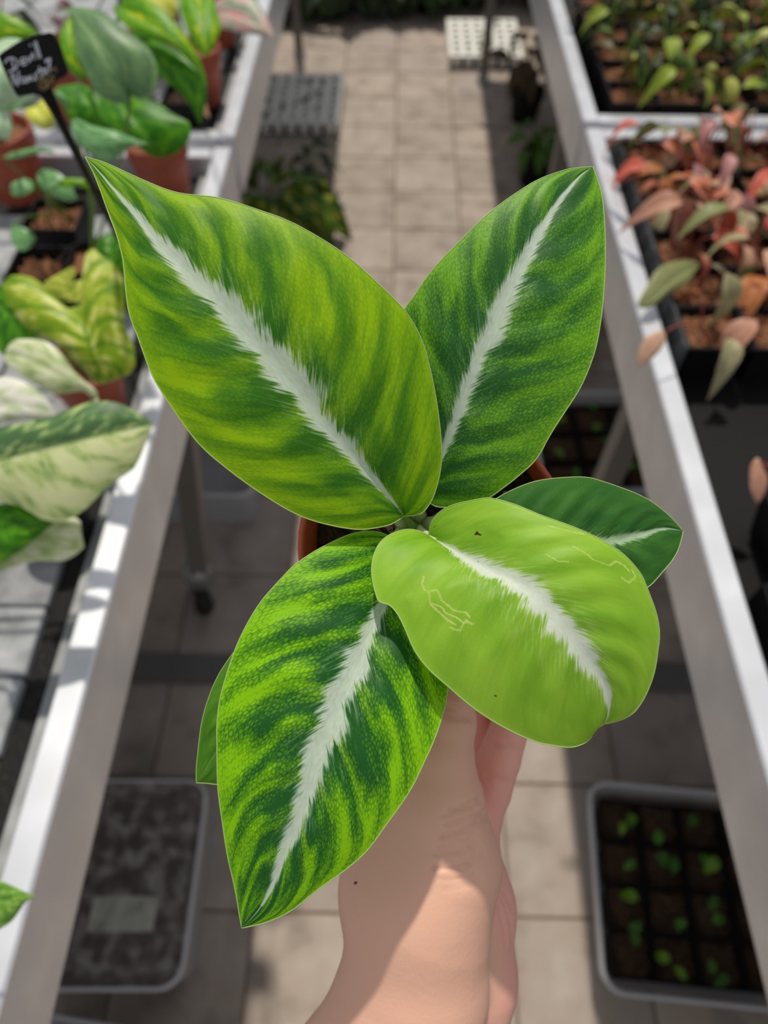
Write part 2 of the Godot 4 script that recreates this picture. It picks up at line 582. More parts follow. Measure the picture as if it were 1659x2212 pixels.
func build_benches() -> void:
	var a := bench("plant_bench", "near aluminium plant bench topped with grey pavers, under the cream variegated leaves", -1.0, 0.297, 0.7, -1.255)
	var b := bench("plant_bench", "far aluminium plant bench holding terracotta pots, behind the monstera", -1.0, 0.297, -1.29, -4.0)
	var c := bench("plant_bench", "aluminium bench carrying the pots of reddish seedlings", 1.0, 0.347, 0.7, -1.335)
	var d := bench("plant_bench", "far aluminium bench carrying the pots of green seedlings", 1.0, 0.347, -1.36, -4.0)
	# unseen bench added across the aisle end, above the frame, to darken the floor
	var across := thing("plant_bench", Vector3(0, 0, -4.9), "unseen bench added across the far end of the aisle to shade the floor plants", "bench", "plant benches")
	var bt := begin()
	box(bt, Vector3(-2.2, 0.82, -5.7), Vector3(2.2, 0.93, -4.62), 0.003)
	part(bt, "shade_bench_top", M.alu, across)
	for e in [-2.0, -0.9, 0.9, 2.0]:
		leg(across, Vector3(e, 0.82, -4.75), Vector3(e, 0.0, -4.75), 0.02)
	# pavers laid across the near left bench
	var sl := box_mesh(Vector3(0.165, 0.030, 0.0785), 0.002)
	for u in [[a, -1.21, 0.64], [b, -2.3, -1.33]]:
		var nz := int((u[2] - u[1]) / 0.082)
		for k in nz:
			for i in 4:
				var at := Vector3(-0.379 - 0.0825 - i * 0.17, 0.8685, u[2] + 0.031 - 0.082 * k)
				var o := inst(sl, "paver", M.slab if rng.randf() < 0.6 else M.slab_dark, u[0], at - u[0].position)
				o.rotation = Vector3(rng.randf_range(-0.006, 0.006), rng.randf_range(-0.012, 0.012), 0)
	# legs with casters
	leg(a, Vector3(-0.345, 0.83, -0.83), Vector3(-0.448, 0.15, -0.83), 0.02)
	caster(a, Vector3(-0.455, 0, -0.83))
	leg(a, Vector3(-0.345, 0.83, 0.5), Vector3(-0.448, 0.15, 0.5), 0.02)
	caster(a, Vector3(-0.455, 0, 0.5))
	for x in [-1.4]:
		leg(a, Vector3(x, 0.83, -0.83), Vector3(x, 0.15, -0.83), 0.02)
		caster(a, Vector3(x, 0, -0.83))
		leg(a, Vector3(x, 0.83, 0.5), Vector3(x, 0.15, 0.5), 0.02)
		caster(a, Vector3(x, 0, 0.5))
	for u in [[b, -1.0, -1.6], [b, -1.0, -3.85], [c, 1.0, -0.81], [c, 1.0, 0.5], [d, 1.0, -1.7], [d, 1.0, -3.6]]:
		for x in [0.40 if u[1] > 0 else 0.49, 1.4]:
			leg(u[0], Vector3(u[1] * x, 0.845, u[2]), Vector3(u[1] * x, 0.03, u[2]), 0.019)
			var st := begin()
			lathe(st, [[0.0, 0.034], [0.02, 0.034], [0.03, 0.012], [0.032, 0.0], [0.0, 0.0]], Vector3(u[1] * x, 0, u[2]), Basis(), 16)
			part(st, "foot", M.zinc, u[0])

# ------------------------------------------------------------------ the plant in the hand
var LEAF := {
	"a": [[0.00452,1.39222,-.1427,.00149,1.39643,-.14441,-.00157,1.40047,-.14607,-.00478,1.40428,-.14759,-.00798,1.40792,-.14909,-.01107,1.41148,-.15068,-.01407,1.41494,-.15232,-.017,1.41829,-.15401,-.01985,1.42154,-.15578,-.02261,1.4247,-.15762,-.02532,1.42776,-.15953,-.02804,1.4307,-.16147,-.03077,1.43353,-.16344,-.0335,1.43624,-.16546,-.03627,1.43882,-.1675,-.03916,1.44125,-.16952,-.04221,1.44349,-.17148,-.0453,1.44563,-.17349,-.04827,1.44774,-.17567,-.05108,1.44986,-.17808,-.05386,1.45193,-.18061,-.05677,1.45386,-.18315,-.05992,1.4556,-.18562,-.06319,1.45721,-.1881,-.06647,1.45877,-.19072,-.06975,1.46028,-.19347,-.07305,1.46175,-.19637,-.0763,1.46321,-.19946,-.07942,1.4647,-.20281,-.08255,1.46616,-.20633,-.08586,1.46752,-.20988,-.08928,1.4688,-.21354,-.09272,1.47006,-.21737,-.09618,1.47131,-.22139,-.0998,1.47247,-.22549,-.10367,1.47351,-.22962], [0.00452,1.39222,-.1427,-.00008,1.39201,-.13931,-.00537,1.39285,-.13713,-.0107,1.39405,-.13554,-.01599,1.39582,-.13489,-.02114,1.3978,-.13471,-.02616,1.3999,-.13484,-.03099,1.40216,-.13538,-.03553,1.40468,-.13645,-.03985,1.40728,-.13782,-.04404,1.40988,-.13935,-.04814,1.41246,-.14101,-.05212,1.41502,-.14283,-.05598,1.41757,-.14478,-.05976,1.42009,-.14687,-.06324,1.42271,-.14927,-.06633,1.42545,-.15203,-.06919,1.42821,-.15498,-.07197,1.43094,-.15805,-.07473,1.43359,-.16118,-.07726,1.43627,-.16452,-.07932,1.43902,-.16813,-.08106,1.44177,-.17193,-.08282,1.44447,-.17581,-.0848,1.44707,-.17971,-.08624,1.4497,-.18384,-.08699,1.45237,-.1882,-.08769,1.45499,-.19265,-.08849,1.45755,-.19719,-.08992,1.46002,-.20173,-.09177,1.46238,-.20629,-.09394,1.46466,-.21087,-.09611,1.46692,-.21557,-.09833,1.46916,-.22036,-.10078,1.47135,-.22515,-.10367,1.47351,-.22962], [0.00452,1.39222,-.1427,.01036,1.39444,-.14235,.01384,1.39874,-.14492,.01567,1.40354,-.1483,.01663,1.40835,-.15185,.01678,1.41308,-.15546,.01616,1.41769,-.15905,.01536,1.42217,-.16263,.01439,1.42651,-.16619,.01319,1.43071,-.16974,.01185,1.43478,-.17328,.0103,1.43871,-.1768,.00817,1.44242,-.18018,.00547,1.44588,-.18338,.00206,1.44897,-.18621,-.00185,1.45172,-.18874,-.00587,1.45431,-.19121,-.00991,1.45679,-.19372,-.01406,1.45913,-.1962,-.01845,1.4612,-.19849,-.02304,1.46303,-.20061,-.02775,1.46469,-.20267,-.03258,1.46618,-.20466,-.0376,1.46738,-.20642,-.0428,1.46828,-.20794,-.04804,1.46912,-.20955,-.05335,1.46983,-.21117,-.05881,1.47024,-.21253,-.06443,1.4702,-.21343,-.0701,1.47018,-.21453,-.07567,1.4706,-.21645,-.08112,1.47128,-.21895,-.08661,1.472,-.22166,-.09213,1.47274,-.22457,-.0978,1.47335,-.22744,-.10367,1.47351,-.22962]],
	"b": [[0.01223,1.38759,-.15371,.01349,1.39123,-.15565,.01473,1.39476,-.15759,.01592,1.39821,-.15957,.01698,1.40157,-.16159,.01816,1.40482,-.1636,.01942,1.40795,-.1656,.02069,1.41098,-.16763,.02194,1.41393,-.16969,.02315,1.4168,-.1718,.0243,1.4196,-.17396,.02541,1.42231,-.17617,.02654,1.42495,-.17842,.02771,1.4275,-.18071,.02898,1.42995,-.18302,.03032,1.43231,-.18535,.0317,1.43458,-.18774,.03307,1.43679,-.19018,.03441,1.43895,-.19271,.03574,1.44104,-.1953,.03712,1.44306,-.19795,.03861,1.44499,-.20064,.0403,1.44681,-.20333,.04211,1.44854,-.20606,.04387,1.45024,-.2089,.04552,1.45193,-.21188,.04713,1.45358,-.21496,.04883,1.45516,-.21812,.0507,1.45666,-.2213,.05273,1.45806,-.22453,.05488,1.45939,-.2278,.05722,1.46062,-.23109,.0598,1.46172,-.23437,.06247,1.46276,-.23771,.06549,1.46359,-.24092,.06899,1.46406,-.24379], [0.01223,1.38759,-.15371,.00898,1.39063,-.15568,.00678,1.39416,-.15814,.00496,1.39772,-.16074,.00346,1.40128,-.16344,.00231,1.40481,-.16622,.0014,1.4083,-.16906,.00069,1.41172,-.17194,.00017,1.41508,-.17485,-.00018,1.41837,-.17781,-.00039,1.42159,-.18079,-.00046,1.42474,-.18381,-.00033,1.42782,-.18686,.00006,1.43082,-.18993,.00079,1.43373,-.193,.00221,1.43647,-.19598,.00416,1.43901,-.19882,.00672,1.44128,-.2014,.00902,1.4436,-.20417,.01151,1.44579,-.2069,.01422,1.44783,-.20955,.01707,1.44975,-.21216,.02012,1.45153,-.2147,.02316,1.45327,-.21731,.02617,1.45498,-.22001,.02929,1.4566,-.22272,.03258,1.45808,-.22536,.03602,1.45943,-.22794,.0396,1.46065,-.23047,.0433,1.46176,-.23297,.04708,1.4628,-.23548,.05113,1.46355,-.23773,.05541,1.46403,-.23969,.0598,1.46435,-.24153,.06438,1.46427,-.24285,.06899,1.46406,-.24379], [0.01223,1.38759,-.15371,.01592,1.38718,-.15084,.02039,1.38806,-.14963,.02481,1.38893,-.14847,.02913,1.39052,-.14844,.03304,1.39267,-.14933,.03659,1.39509,-.15071,.03998,1.39755,-.15228,.04331,1.39997,-.15392,.04648,1.40242,-.15573,.04951,1.40487,-.15767,.05189,1.40757,-.16008,.05372,1.4104,-.1628,.0557,1.41311,-.16549,.05788,1.41569,-.16812,.06006,1.4182,-.17078,.0623,1.42063,-.17346,.06438,1.42306,-.17626,.0661,1.42554,-.17927,.0676,1.42803,-.1824,.06888,1.4305,-.18565,.06984,1.43298,-.18902,.07053,1.43544,-.1925,.07111,1.43787,-.19605,.07155,1.44026,-.19968,.07189,1.44261,-.20338,.07217,1.44492,-.20715,.07238,1.44719,-.211,.07251,1.44942,-.21492,.07253,1.45162,-.21892,.07248,1.45378,-.22299,.07236,1.45591,-.22713,.07212,1.45801,-.23135,.07151,1.46007,-.23558,.07041,1.46205,-.23978,.06899,1.46406,-.24379]],
	"c": [[0.00117,1.38238,-.139,.00105,1.38218,-.134,.00079,1.38193,-.12914,.00012,1.38166,-.12444,-.00075,1.38135,-.1199,-.00186,1.38102,-.11552,-.00326,1.38069,-.11134,-.00489,1.38034,-.10735,-.0065,1.37992,-.10346,-.00799,1.37941,-.09963,-.00943,1.3788,-.09589,-.01087,1.37812,-.09223,-.01233,1.37736,-.08867,-.01383,1.37653,-.08521,-.01535,1.37561,-.08184,-.01684,1.37459,-.07852,-.01832,1.37347,-.07527,-.0198,1.37225,-.07208,-.02117,1.3709,-.06891,-.02235,1.3694,-.06573,-.02335,1.36776,-.06256,-.02427,1.36598,-.05941,-.02518,1.36409,-.05629,-.02616,1.36209,-.05322,-.0273,1.35999,-.05021,-.02867,1.35781,-.04728,-.03021,1.35553,-.04443,-.03174,1.35312,-.04158,-.03309,1.35052,-.03867,-.03432,1.34776,-.03574,-.03559,1.34486,-.03281,-.03716,1.34186,-.02995,-.03913,1.33883,-.02723,-.04147,1.33575,-.02464,-.0442,1.33268,-.02226,-.04726,1.3296,-.02007], [0.00117,1.38238,-.139,-.00328,1.38558,-.13978,-.00828,1.38783,-.13904,-.01318,1.38923,-.13717,-.01772,1.38998,-.13452,-.02203,1.39043,-.13162,-.02615,1.39069,-.1286,-.03003,1.39071,-.12542,-.03365,1.39049,-.12207,-.0367,1.38988,-.11835,-.03967,1.38917,-.11466,-.04249,1.38834,-.11098,-.04492,1.38728,-.10714,-.04702,1.38603,-.10322,-.04888,1.38464,-.09927,-.05049,1.38311,-.09531,-.05183,1.38144,-.09133,-.05299,1.37966,-.08736,-.05405,1.37777,-.08343,-.05487,1.37577,-.07951,-.05523,1.37363,-.07558,-.05533,1.37139,-.07168,-.05512,1.36906,-.06783,-.05498,1.36662,-.06401,-.05482,1.36409,-.06022,-.05455,1.36145,-.05647,-.05402,1.35873,-.05276,-.05334,1.3559,-.04909,-.05271,1.35296,-.04543,-.05207,1.34991,-.04179,-.0513,1.34675,-.03816,-.05033,1.3435,-.03458,-.04941,1.34013,-.03098,-.04862,1.33663,-.02735,-.048,1.33303,-.02367,-.04726,1.3296,-.02007], [0.00117,1.38238,-.139,.0055,1.38258,-.13564,.00904,1.38238,-.13151,.01217,1.38197,-.1272,.01454,1.38126,-.12259,.01632,1.38036,-.11785,.01772,1.37935,-.11311,.01881,1.37824,-.1084,.0196,1.37704,-.10373,.02011,1.37577,-.09911,.02018,1.37442,-.09456,.01986,1.37301,-.09009,.01952,1.37154,-.08571,.01862,1.37005,-.08146,.01728,1.36854,-.07735,.0158,1.36698,-.07335,.01404,1.3654,-.06949,.0121,1.36379,-.06575,.01018,1.36209,-.06207,.00813,1.36033,-.05848,.00576,1.35859,-.05508,.00317,1.35684,-.05184,.00051,1.35502,-.04868,-.00209,1.35308,-.04551,-.00473,1.35104,-.04239,-.00774,1.34907,-.03953,-.01118,1.34722,-.03701,-.01478,1.34536,-.03466,-.01853,1.34349,-.03246,-.02226,1.34148,-.03022,-.02584,1.33922,-.02781,-.0295,1.33688,-.02545,-.03354,1.33471,-.02348,-.03792,1.33276,-.02198,-.04253,1.33103,-.02089,-.04726,1.3296,-.02007]],
	"d": [[0.01329,1.38996,-.13611,.01529,1.39128,-.13374,.01725,1.39252,-.13145,.0192,1.39369,-.12925,.02114,1.39481,-.12718,.02308,1.39587,-.1252,.025,1.39685,-.12331,.02691,1.39776,-.12151,.02882,1.3986,-.1198,.03072,1.39936,-.11818,.03264,1.40008,-.11668,.03456,1.40071,-.11526,.03646,1.40126,-.1139,.03835,1.40168,-.11256,.0402,1.40198,-.11124,.04206,1.40219,-.10998,.04387,1.40225,-.1087,.04558,1.40213,-.10734,.04714,1.40179,-.10586,.04855,1.40126,-.10431,.04991,1.4006,-.10275,.0513,1.39984,-.10126,.05273,1.399,-.09983,.05417,1.39805,-.09844,.05561,1.39699,-.09709,.05705,1.39581,-.09576,.05846,1.3945,-.09443,.05986,1.39307,-.09312,.06129,1.39153,-.09185,.06282,1.3899,-.09065,.06443,1.38819,-.08952,.06605,1.38634,-.08839,.06762,1.38435,-.08725,.0691,1.38219,-.08606,.07028,1.37983,-.08476,.07119,1.37729,-.0834,.07185,1.37461,-.08202,.07217,1.3718,-.08065,.07223,1.36889,-.07932,.07172,1.36597,-.07816], [0.01329,1.38996,-.13611,.01358,1.39355,-.13818,.01538,1.39702,-.13985,.01816,1.39995,-.14081,.02148,1.40226,-.14104,.02497,1.40418,-.14083,.02845,1.40594,-.14055,.03191,1.4075,-.14015,.03536,1.40838,-.13891,.0387,1.40894,-.13737,.04196,1.4093,-.1357,.04511,1.40947,-.13392,.04824,1.40957,-.1322,.05142,1.40969,-.13066,.05461,1.40976,-.12924,.05779,1.40975,-.12784,.06092,1.40959,-.1264,.064,1.40929,-.1249,.06701,1.40881,-.12332,.06997,1.4082,-.1217,.07282,1.40738,-.11995,.0754,1.40628,-.11794,.07772,1.40493,-.11574,.07977,1.40336,-.11338,.08122,1.40152,-.11077,.08257,1.39955,-.10815,.08394,1.3975,-.10556,.08506,1.39531,-.10293,.08581,1.39297,-.10025,.08608,1.39052,-.09756,.0859,1.38799,-.0949,.08575,1.38537,-.09227,.08537,1.38267,-.08969,.08466,1.37993,-.08719,.08368,1.37714,-.08479,.08234,1.37437,-.08254,.08057,1.37166,-.08052,.078,1.36937,-.0792,.07497,1.36747,-.07852,.07172,1.36597,-.07816], [0.01329,1.38996,-.13611,.00989,1.39236,-.1364,.00621,1.39433,-.1358,.0026,1.39556,-.1342,-.00072,1.39628,-.13202,-.00346,1.39646,-.12919,-.00524,1.39612,-.1258,-.00613,1.39551,-.12218,-.00638,1.39478,-.11855,-.00585,1.394,-.11503,-.00498,1.39319,-.11164,-.0036,1.39243,-.10849,-.00043,1.39283,-.10719,.00201,1.39234,-.10478,.00374,1.39148,-.10197,.00519,1.39046,-.09909,.00653,1.38935,-.09624,.008,1.38819,-.09349,.00987,1.38709,-.09099,.01203,1.38604,-.08872,.01441,1.38501,-.08666,.01697,1.38402,-.08481,.01953,1.38294,-.083,.02207,1.38176,-.0812,.02465,1.3805,-.07947,.02734,1.37923,-.07786,.03014,1.37794,-.0764,.03303,1.37662,-.07506,.03602,1.37528,-.07385,.03911,1.37392,-.07278,.04228,1.37253,-.07183,.04555,1.37112,-.07101,.04893,1.36975,-.07041,.05247,1.36852,-.07018,.05607,1.36727,-.07007,.05975,1.36614,-.07027,.06334,1.36554,-.07139,.0665,1.36545,-.07335,.06849,1.36597,-.07625,.07172,1.36597,-.07816]],
	"e": [[0.03186,1.39363,-.14525,.03436,1.39347,-.14362,.03685,1.39321,-.14201,.03936,1.3929,-.14052,.04195,1.39258,-.13919,.04461,1.39227,-.13806,.04732,1.39193,-.13707,.05007,1.39154,-.13619,.05287,1.39112,-.13544,.05571,1.39067,-.13483,.05862,1.39024,-.13442,.06159,1.38986,-.13428,.06462,1.38955,-.1344,.06768,1.38923,-.1347,.07077,1.38884,-.13508,.07391,1.38842,-.1356,.07708,1.38799,-.13628,.08028,1.38754,-.13711,.08349,1.38712,-.13817,.0867,1.38675,-.13947,.08998,1.38629,-.14082,.09332,1.38573,-.14222,.09675,1.38506,-.14364,.10031,1.3841,-.14481,.10396,1.38258,-.14537,.10764,1.3808,-.14574], [0.03186,1.39363,-.14525,.03431,1.39505,-.1467,.03691,1.39639,-.14791,.03957,1.39763,-.14907,.04235,1.3987,-.15011,.0452,1.39962,-.15107,.04812,1.40039,-.15195,.05116,1.40094,-.15266,.05428,1.40126,-.15317,.05745,1.40141,-.15358,.06065,1.40143,-.15395,.06389,1.40133,-.15428,.06715,1.40109,-.15456,.07043,1.40056,-.15456,.07365,1.39966,-.15418,.07689,1.39867,-.1538,.08014,1.39755,-.15337,.08341,1.39634,-.15295,.08671,1.39503,-.15253,.08999,1.39356,-.15203,.09318,1.39187,-.15133,.09628,1.38996,-.15046,.0993,1.38788,-.14948,.10221,1.38563,-.14837,.105,1.38323,-.14714,.10764,1.3808,-.14574], [0.03186,1.39363,-.14525,.03335,1.39152,-.14243,.03541,1.3898,-.13973,.03794,1.38827,-.13732,.04062,1.3868,-.13506,.04346,1.38537,-.13295,.04648,1.38402,-.13104,.04965,1.38272,-.12933,.05294,1.38147,-.12777,.05633,1.38024,-.12637,.05983,1.37906,-.12513,.06342,1.37792,-.12404,.06709,1.3768,-.1231,.07084,1.37571,-.12231,.07468,1.37469,-.12172,.07863,1.37381,-.12143,.08267,1.37325,-.12171,.08664,1.37316,-.12276,.09038,1.37347,-.12449,.09395,1.37395,-.12657,.0969,1.37484,-.12931,.09971,1.3758,-.13226,.10254,1.37673,-.13525,.10489,1.37785,-.13855,.10651,1.37918,-.14216,.10764,1.3808,-.14574]],
	"f": [[-.0214,1.3576,-.12044,-.02424,1.35706,-.11785,-.02709,1.35647,-.11535,-.02992,1.35579,-.11289,-.03266,1.355,-.11041,-.0353,1.35406,-.10789,-.03785,1.35299,-.10534,-.04034,1.35182,-.1028,-.04278,1.35053,-.10026,-.04516,1.34913,-.09772,-.0475,1.34762,-.09517,-.04976,1.34598,-.09261,-.05195,1.34422,-.09002,-.0541,1.34235,-.08744,-.05622,1.34036,-.08485,-.05836,1.33828,-.08229,-.06053,1.33611,-.07975,-.0627,1.33384,-.07722,-.06489,1.33145,-.0747,-.06709,1.32897,-.07218,-.06932,1.32637,-.06967,-.07159,1.32368,-.06718], [-.0214,1.3576,-.12044,-.0214,1.36105,-.12458,-.02148,1.3646,-.12864,-.02526,1.36633,-.13009,-.02998,1.36554,-.12798,-.0344,1.36439,-.12545,-.03872,1.36311,-.12284,-.04287,1.36164,-.12007,-.04674,1.35994,-.11706,-.05047,1.35808,-.11394,-.05409,1.35611,-.11077,-.05731,1.35388,-.10733,-.06033,1.3515,-.10379,-.06308,1.34896,-.10012,-.06533,1.3462,-.09625,-.06714,1.34326,-.09224,-.06867,1.34021,-.08817,-.06978,1.33703,-.08403,-.07044,1.33374,-.07983,-.07104,1.33038,-.07564,-.07157,1.32698,-.07143,-.07159,1.32368,-.06718], [-.0214,1.3576,-.12044,-.0222,1.3547,-.11727,-.02291,1.35228,-.11387,-.02376,1.34995,-.11045,-.02495,1.3477,-.10709,-.02651,1.34554,-.10383,-.02835,1.34346,-.10066,-.03036,1.34144,-.09757,-.03244,1.33945,-.09451,-.03459,1.33748,-.09148,-.03682,1.33555,-.0885,-.03915,1.33366,-.08558,-.04161,1.33184,-.08273,-.04421,1.33007,-.07996,-.0469,1.32836,-.07726,-.04972,1.32672,-.07466,-.05273,1.32519,-.0722,-.05607,1.32389,-.07008,-.05976,1.32295,-.06842,-.06365,1.32229,-.06712,-.0676,1.32276,-.06729,-.07159,1.32368,-.06718]],
}
var POT := [0.0154,1.37765,-.13946,.05857,-.8457,-.53043]
var CROWN := [0.01018,1.36967,-.15242]
var SPECK := [[0.1809,.3051,8.1], [0.0402,.1695,4.5], [0.201,.4831,1.8], [0.6432,.8983,2.7], [0.0603,.7034,3.6]]
var SCAR := [[0.24121,.77119,.26131,.79661,.30151,.81356,.34171,.85593,.36181,.84746,.38191,.83898,.40201,.83051,.42211,.81356], [0.30151,.80508,.30151,.77966,.34171,.80508,.36181,.79661,.38191,.78814,.40201,.75424,.42211,.75424], [0.34171,.84746,.36181,.82203,.38191,.82203,.40201,.79661,.42211,.78814,.44221,.75424], [0.42211,.83898,.44221,.81356,.42211,.77119,.44221,.76271], [0.34171,.05932,.36181,.05085,.40201,.0339,.42211,.01695], [0.38191,.25424,.42211,.26271,.44221,.22881], [0.42211,.12712,.46231,.12712,.48241,.13559,.52261,.10169,.52261,.05932,.54271,.04237,.56281,.04237], [0.56281,.10169,.58291,.08475,.58291,.0339,.56281,.02542]]


func build_main_plant() -> void:
	var axis: Vector3 = Vector3(POT[3], POT[4], POT[5]).normalized()   # from rim to bottom
	var rim := Vector3(POT[0], POT[1], POT[2])
	var t := thing("potted_plant", rim + axis * 0.088, "plant with broad green silver-ribbed leaves in a terracotta pot held by the hand", "plant")
	# pot, turned about its own axis
	var yb := -axis
	var xb := yb.cross(Vector3.FORWARD).normalized()
	var bs := Basis(xb, yb, xb.cross(yb))
	var st := begin()
	lathe(st, [[0.0, -0.086], [0.034, -0.086], [0.0365, -0.084], [0.0465, -0.018], [0.0485, -0.018], [0.0508, -0.002], [0.0504, 0.0], [0.0486, 0.0], [0.048, -0.002], [0.0455, -0.022], [0.0352, -0.08], [0.0, -0.08]], rim, bs, 48)
	part(st, "pot", M.terra_bright, t)
	# soil: a lumpy disc
	st = begin()
	st.set_smooth_group(-1)
	var nz := noise(77, 60.0, 3)
	var hgt := func(x: float, y: float) -> Vector3: return rim + bs * Vector3(x, -0.016 + nz.get_noise_2d(x, y) * 0.006, y)
	for r in 14:
		for k in 48:
			var q := []
			for e in [[r, k], [r, k + 1], [r + 1, k + 1], [r + 1, k]]:
				var an: float = TAU * e[1] / 48
				var rr: float = 0.0458 * e[0] / 14
				q.append(hgt.call(cos(an) * rr, sin(an) * rr))
			quad(st, q[0], q[3], q[2], q[1])
	part(st, "soil", M.soil, t)
	for v in 3:
		st = begin()
		for i in 60:
			var an := rng.randf() * TAU
			var rr := sqrt(rng.randf()) * 0.043
			var p: Vector3 = hgt.call(cos(an) * rr, sin(an) * rr) + bs * Vector3(0, 0.001, 0)
			var s := rng.randf_range(0.001, 0.0032)
			var dx := Vector3(rng.randfn(), rng.randfn(), rng.randfn()).normalized()
			var pts := PackedVector3Array([p - dx * s, p + dx * s * 0.3, p + dx * s])
			tube(st, pts, [s * 0.3, s * 0.55, s * 0.25], 5)
		var o := part(st, "bark_bits", [M.bark, M.bark_dark, M.soil][v], t)
		o.set_meta("kind", "stuff")
	for i in 16:
		st = begin()
		var an := rng.randf() * TAU if i > 7 else PI * (0.80 + 0.05 * i)
		var rr := rng.randf_range(0.022, 0.042)
		var p0: Vector3 = hgt.call(cos(an) * rr, sin(an) * rr)
		var side := (bs * Vector3(rng.randfn() * 0.5 - cos(an), 0, rng.randfn() * 0.5 - sin(an))).normalized()
		var pts := PackedVector3Array()
		for k in 5:
			pts.append(p0 + side * 0.005 * k + bs * Vector3(0, 0.002 + 0.0025 * sin(k * 0.9 + i), 0.0012 * sin(k * 1.7 + i)))
		tube(st, pts, [0.0007, 0.0009, 0.0008, 0.0006, 0.0004], 6)
		part(st, "root", M.root, t)
	# blades
	var deep := Color(0.135, 0.33, 0.10)
	var sil := Color(0.85, 0.91, 0.84)
	var tex := {
		"a": silver_leaf(5, Color(0.22, 0.47, 0.08), Color(0.63, 0.81, 0.0), sil, 1000, 560, 0.75, 0.2, 0.15, 0.22, 8.0, 0.5),
		"b": silver_leaf(15, Color(0.16, 0.39, 0.15), Color(0.52, 0.77, 0.14), sil, 900, 480, 0.7, 0.45, 0.12, 0.22, 8.0, 0.5),
		"c": silver_leaf(25, Color(0.13, 0.38, 0.13), Color(0.59, 0.86, 0.0), sil, 1000, 560, 0.95, 0.5, 0.15, 0.24, 9.0, 0.6, 0.93),
		"d": marked(silver_leaf(35, Color(0.47, 0.70, 0.14), Color(0.70, 0.88, 0.28), Color(0.94, 0.98, 0.93), 700, 560, 0.4, 0.06, 0.15, 0.2, 5.0, 0.2), SCAR, SPECK),
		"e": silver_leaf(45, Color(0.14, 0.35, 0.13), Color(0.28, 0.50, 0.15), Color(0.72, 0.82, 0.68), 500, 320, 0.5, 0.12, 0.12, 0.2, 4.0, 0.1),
		"f": plain(Color(0.34, 0.58, 0.12)),
	}
	var names := {"a": "broad two-tone green leaf pointing to the plant label", "b": "dark banded leaf pointing to the red seedlings", "c": "net-veined leaf hanging over the wrist", "d": "pale lime leaf with thin scratches", "e": "dark leaf in the shade of its neighbours", "f": "leaf mostly tucked behind another"}
	var foot := Vector3(CROWN[0], CROWN[1], CROWN[2])
	for k in LEAF:
		var d: Array = LEAF[k]
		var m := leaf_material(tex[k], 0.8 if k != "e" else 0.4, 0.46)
		var rows := 90
		var o := inst(leaf_of(d, rows, 22, 0.025, 0.0005, 9.0), "leaf", m, t, -t.position)
		o.set_meta("label", names[k])
		# pale rounded margin
		for e in [1, 2]:
			var c := vecs(d[e])
			var pts := PackedVector3Array()
			for i in 101:
				pts.append(curve_at(c, i / 100.0))
			st = begin()
			tube(st, pts, [0.0002], 6)
			inst(done(st), "margin", M.margin, o)
		# petiole from the crown to the base of the blade
		var mid := vecs(d[0])
		var b0 := mid[0]
		var dir := (mid[1] - mid[0]).normalized()
		var s0: Vector3 = foot + (b0 - foot).slide(axis) * 0.25
		var pts := PackedVector3Array()
		for i in 9:
			pts.append(s0.bezier_interpolate(s0 - axis * 0.012, b0 - dir * 0.010 + axis * 0.004, b0 + dir * 0.004, i / 8.0))
		st = begin()
		tube(st, pts, [0.0028, 0.0026, 0.0023, 0.002, 0.0018, 0.0016, 0.0014, 0.0012, 0.0008], 8)
		part(st, "petiole", M.stem_pale if k != "a" else M.stem, t)
	# sheaths at the crown
	for i in 5:
		st = begin()
		var an := TAU * i / 5.0 + 0.4
		var out := bs * Vector3(cos(an), 0, sin(an))
		var c0: Vector3 = foot + out * 0.002
		var pts := PackedVector3Array([c0, c0 - axis * 0.008 + out * 0.003, c0 - axis * 0.016 + out * 0.005, c0 - axis * 0.021 + out * 0.0055])
		tube(st, pts, [0.003, 0.0034, 0.0022, 0.0004], 8)
		part(st, "leaf_sheath", M.stem_pale, t)

func plain(c: Color) -> ImageTexture:
	return patchy_leaf(3, [c.darkened(0.12), c, c.lightened(0.06)], [0.35, 0.7], c.lightened(0.25), 96, 6.0, 0.2)

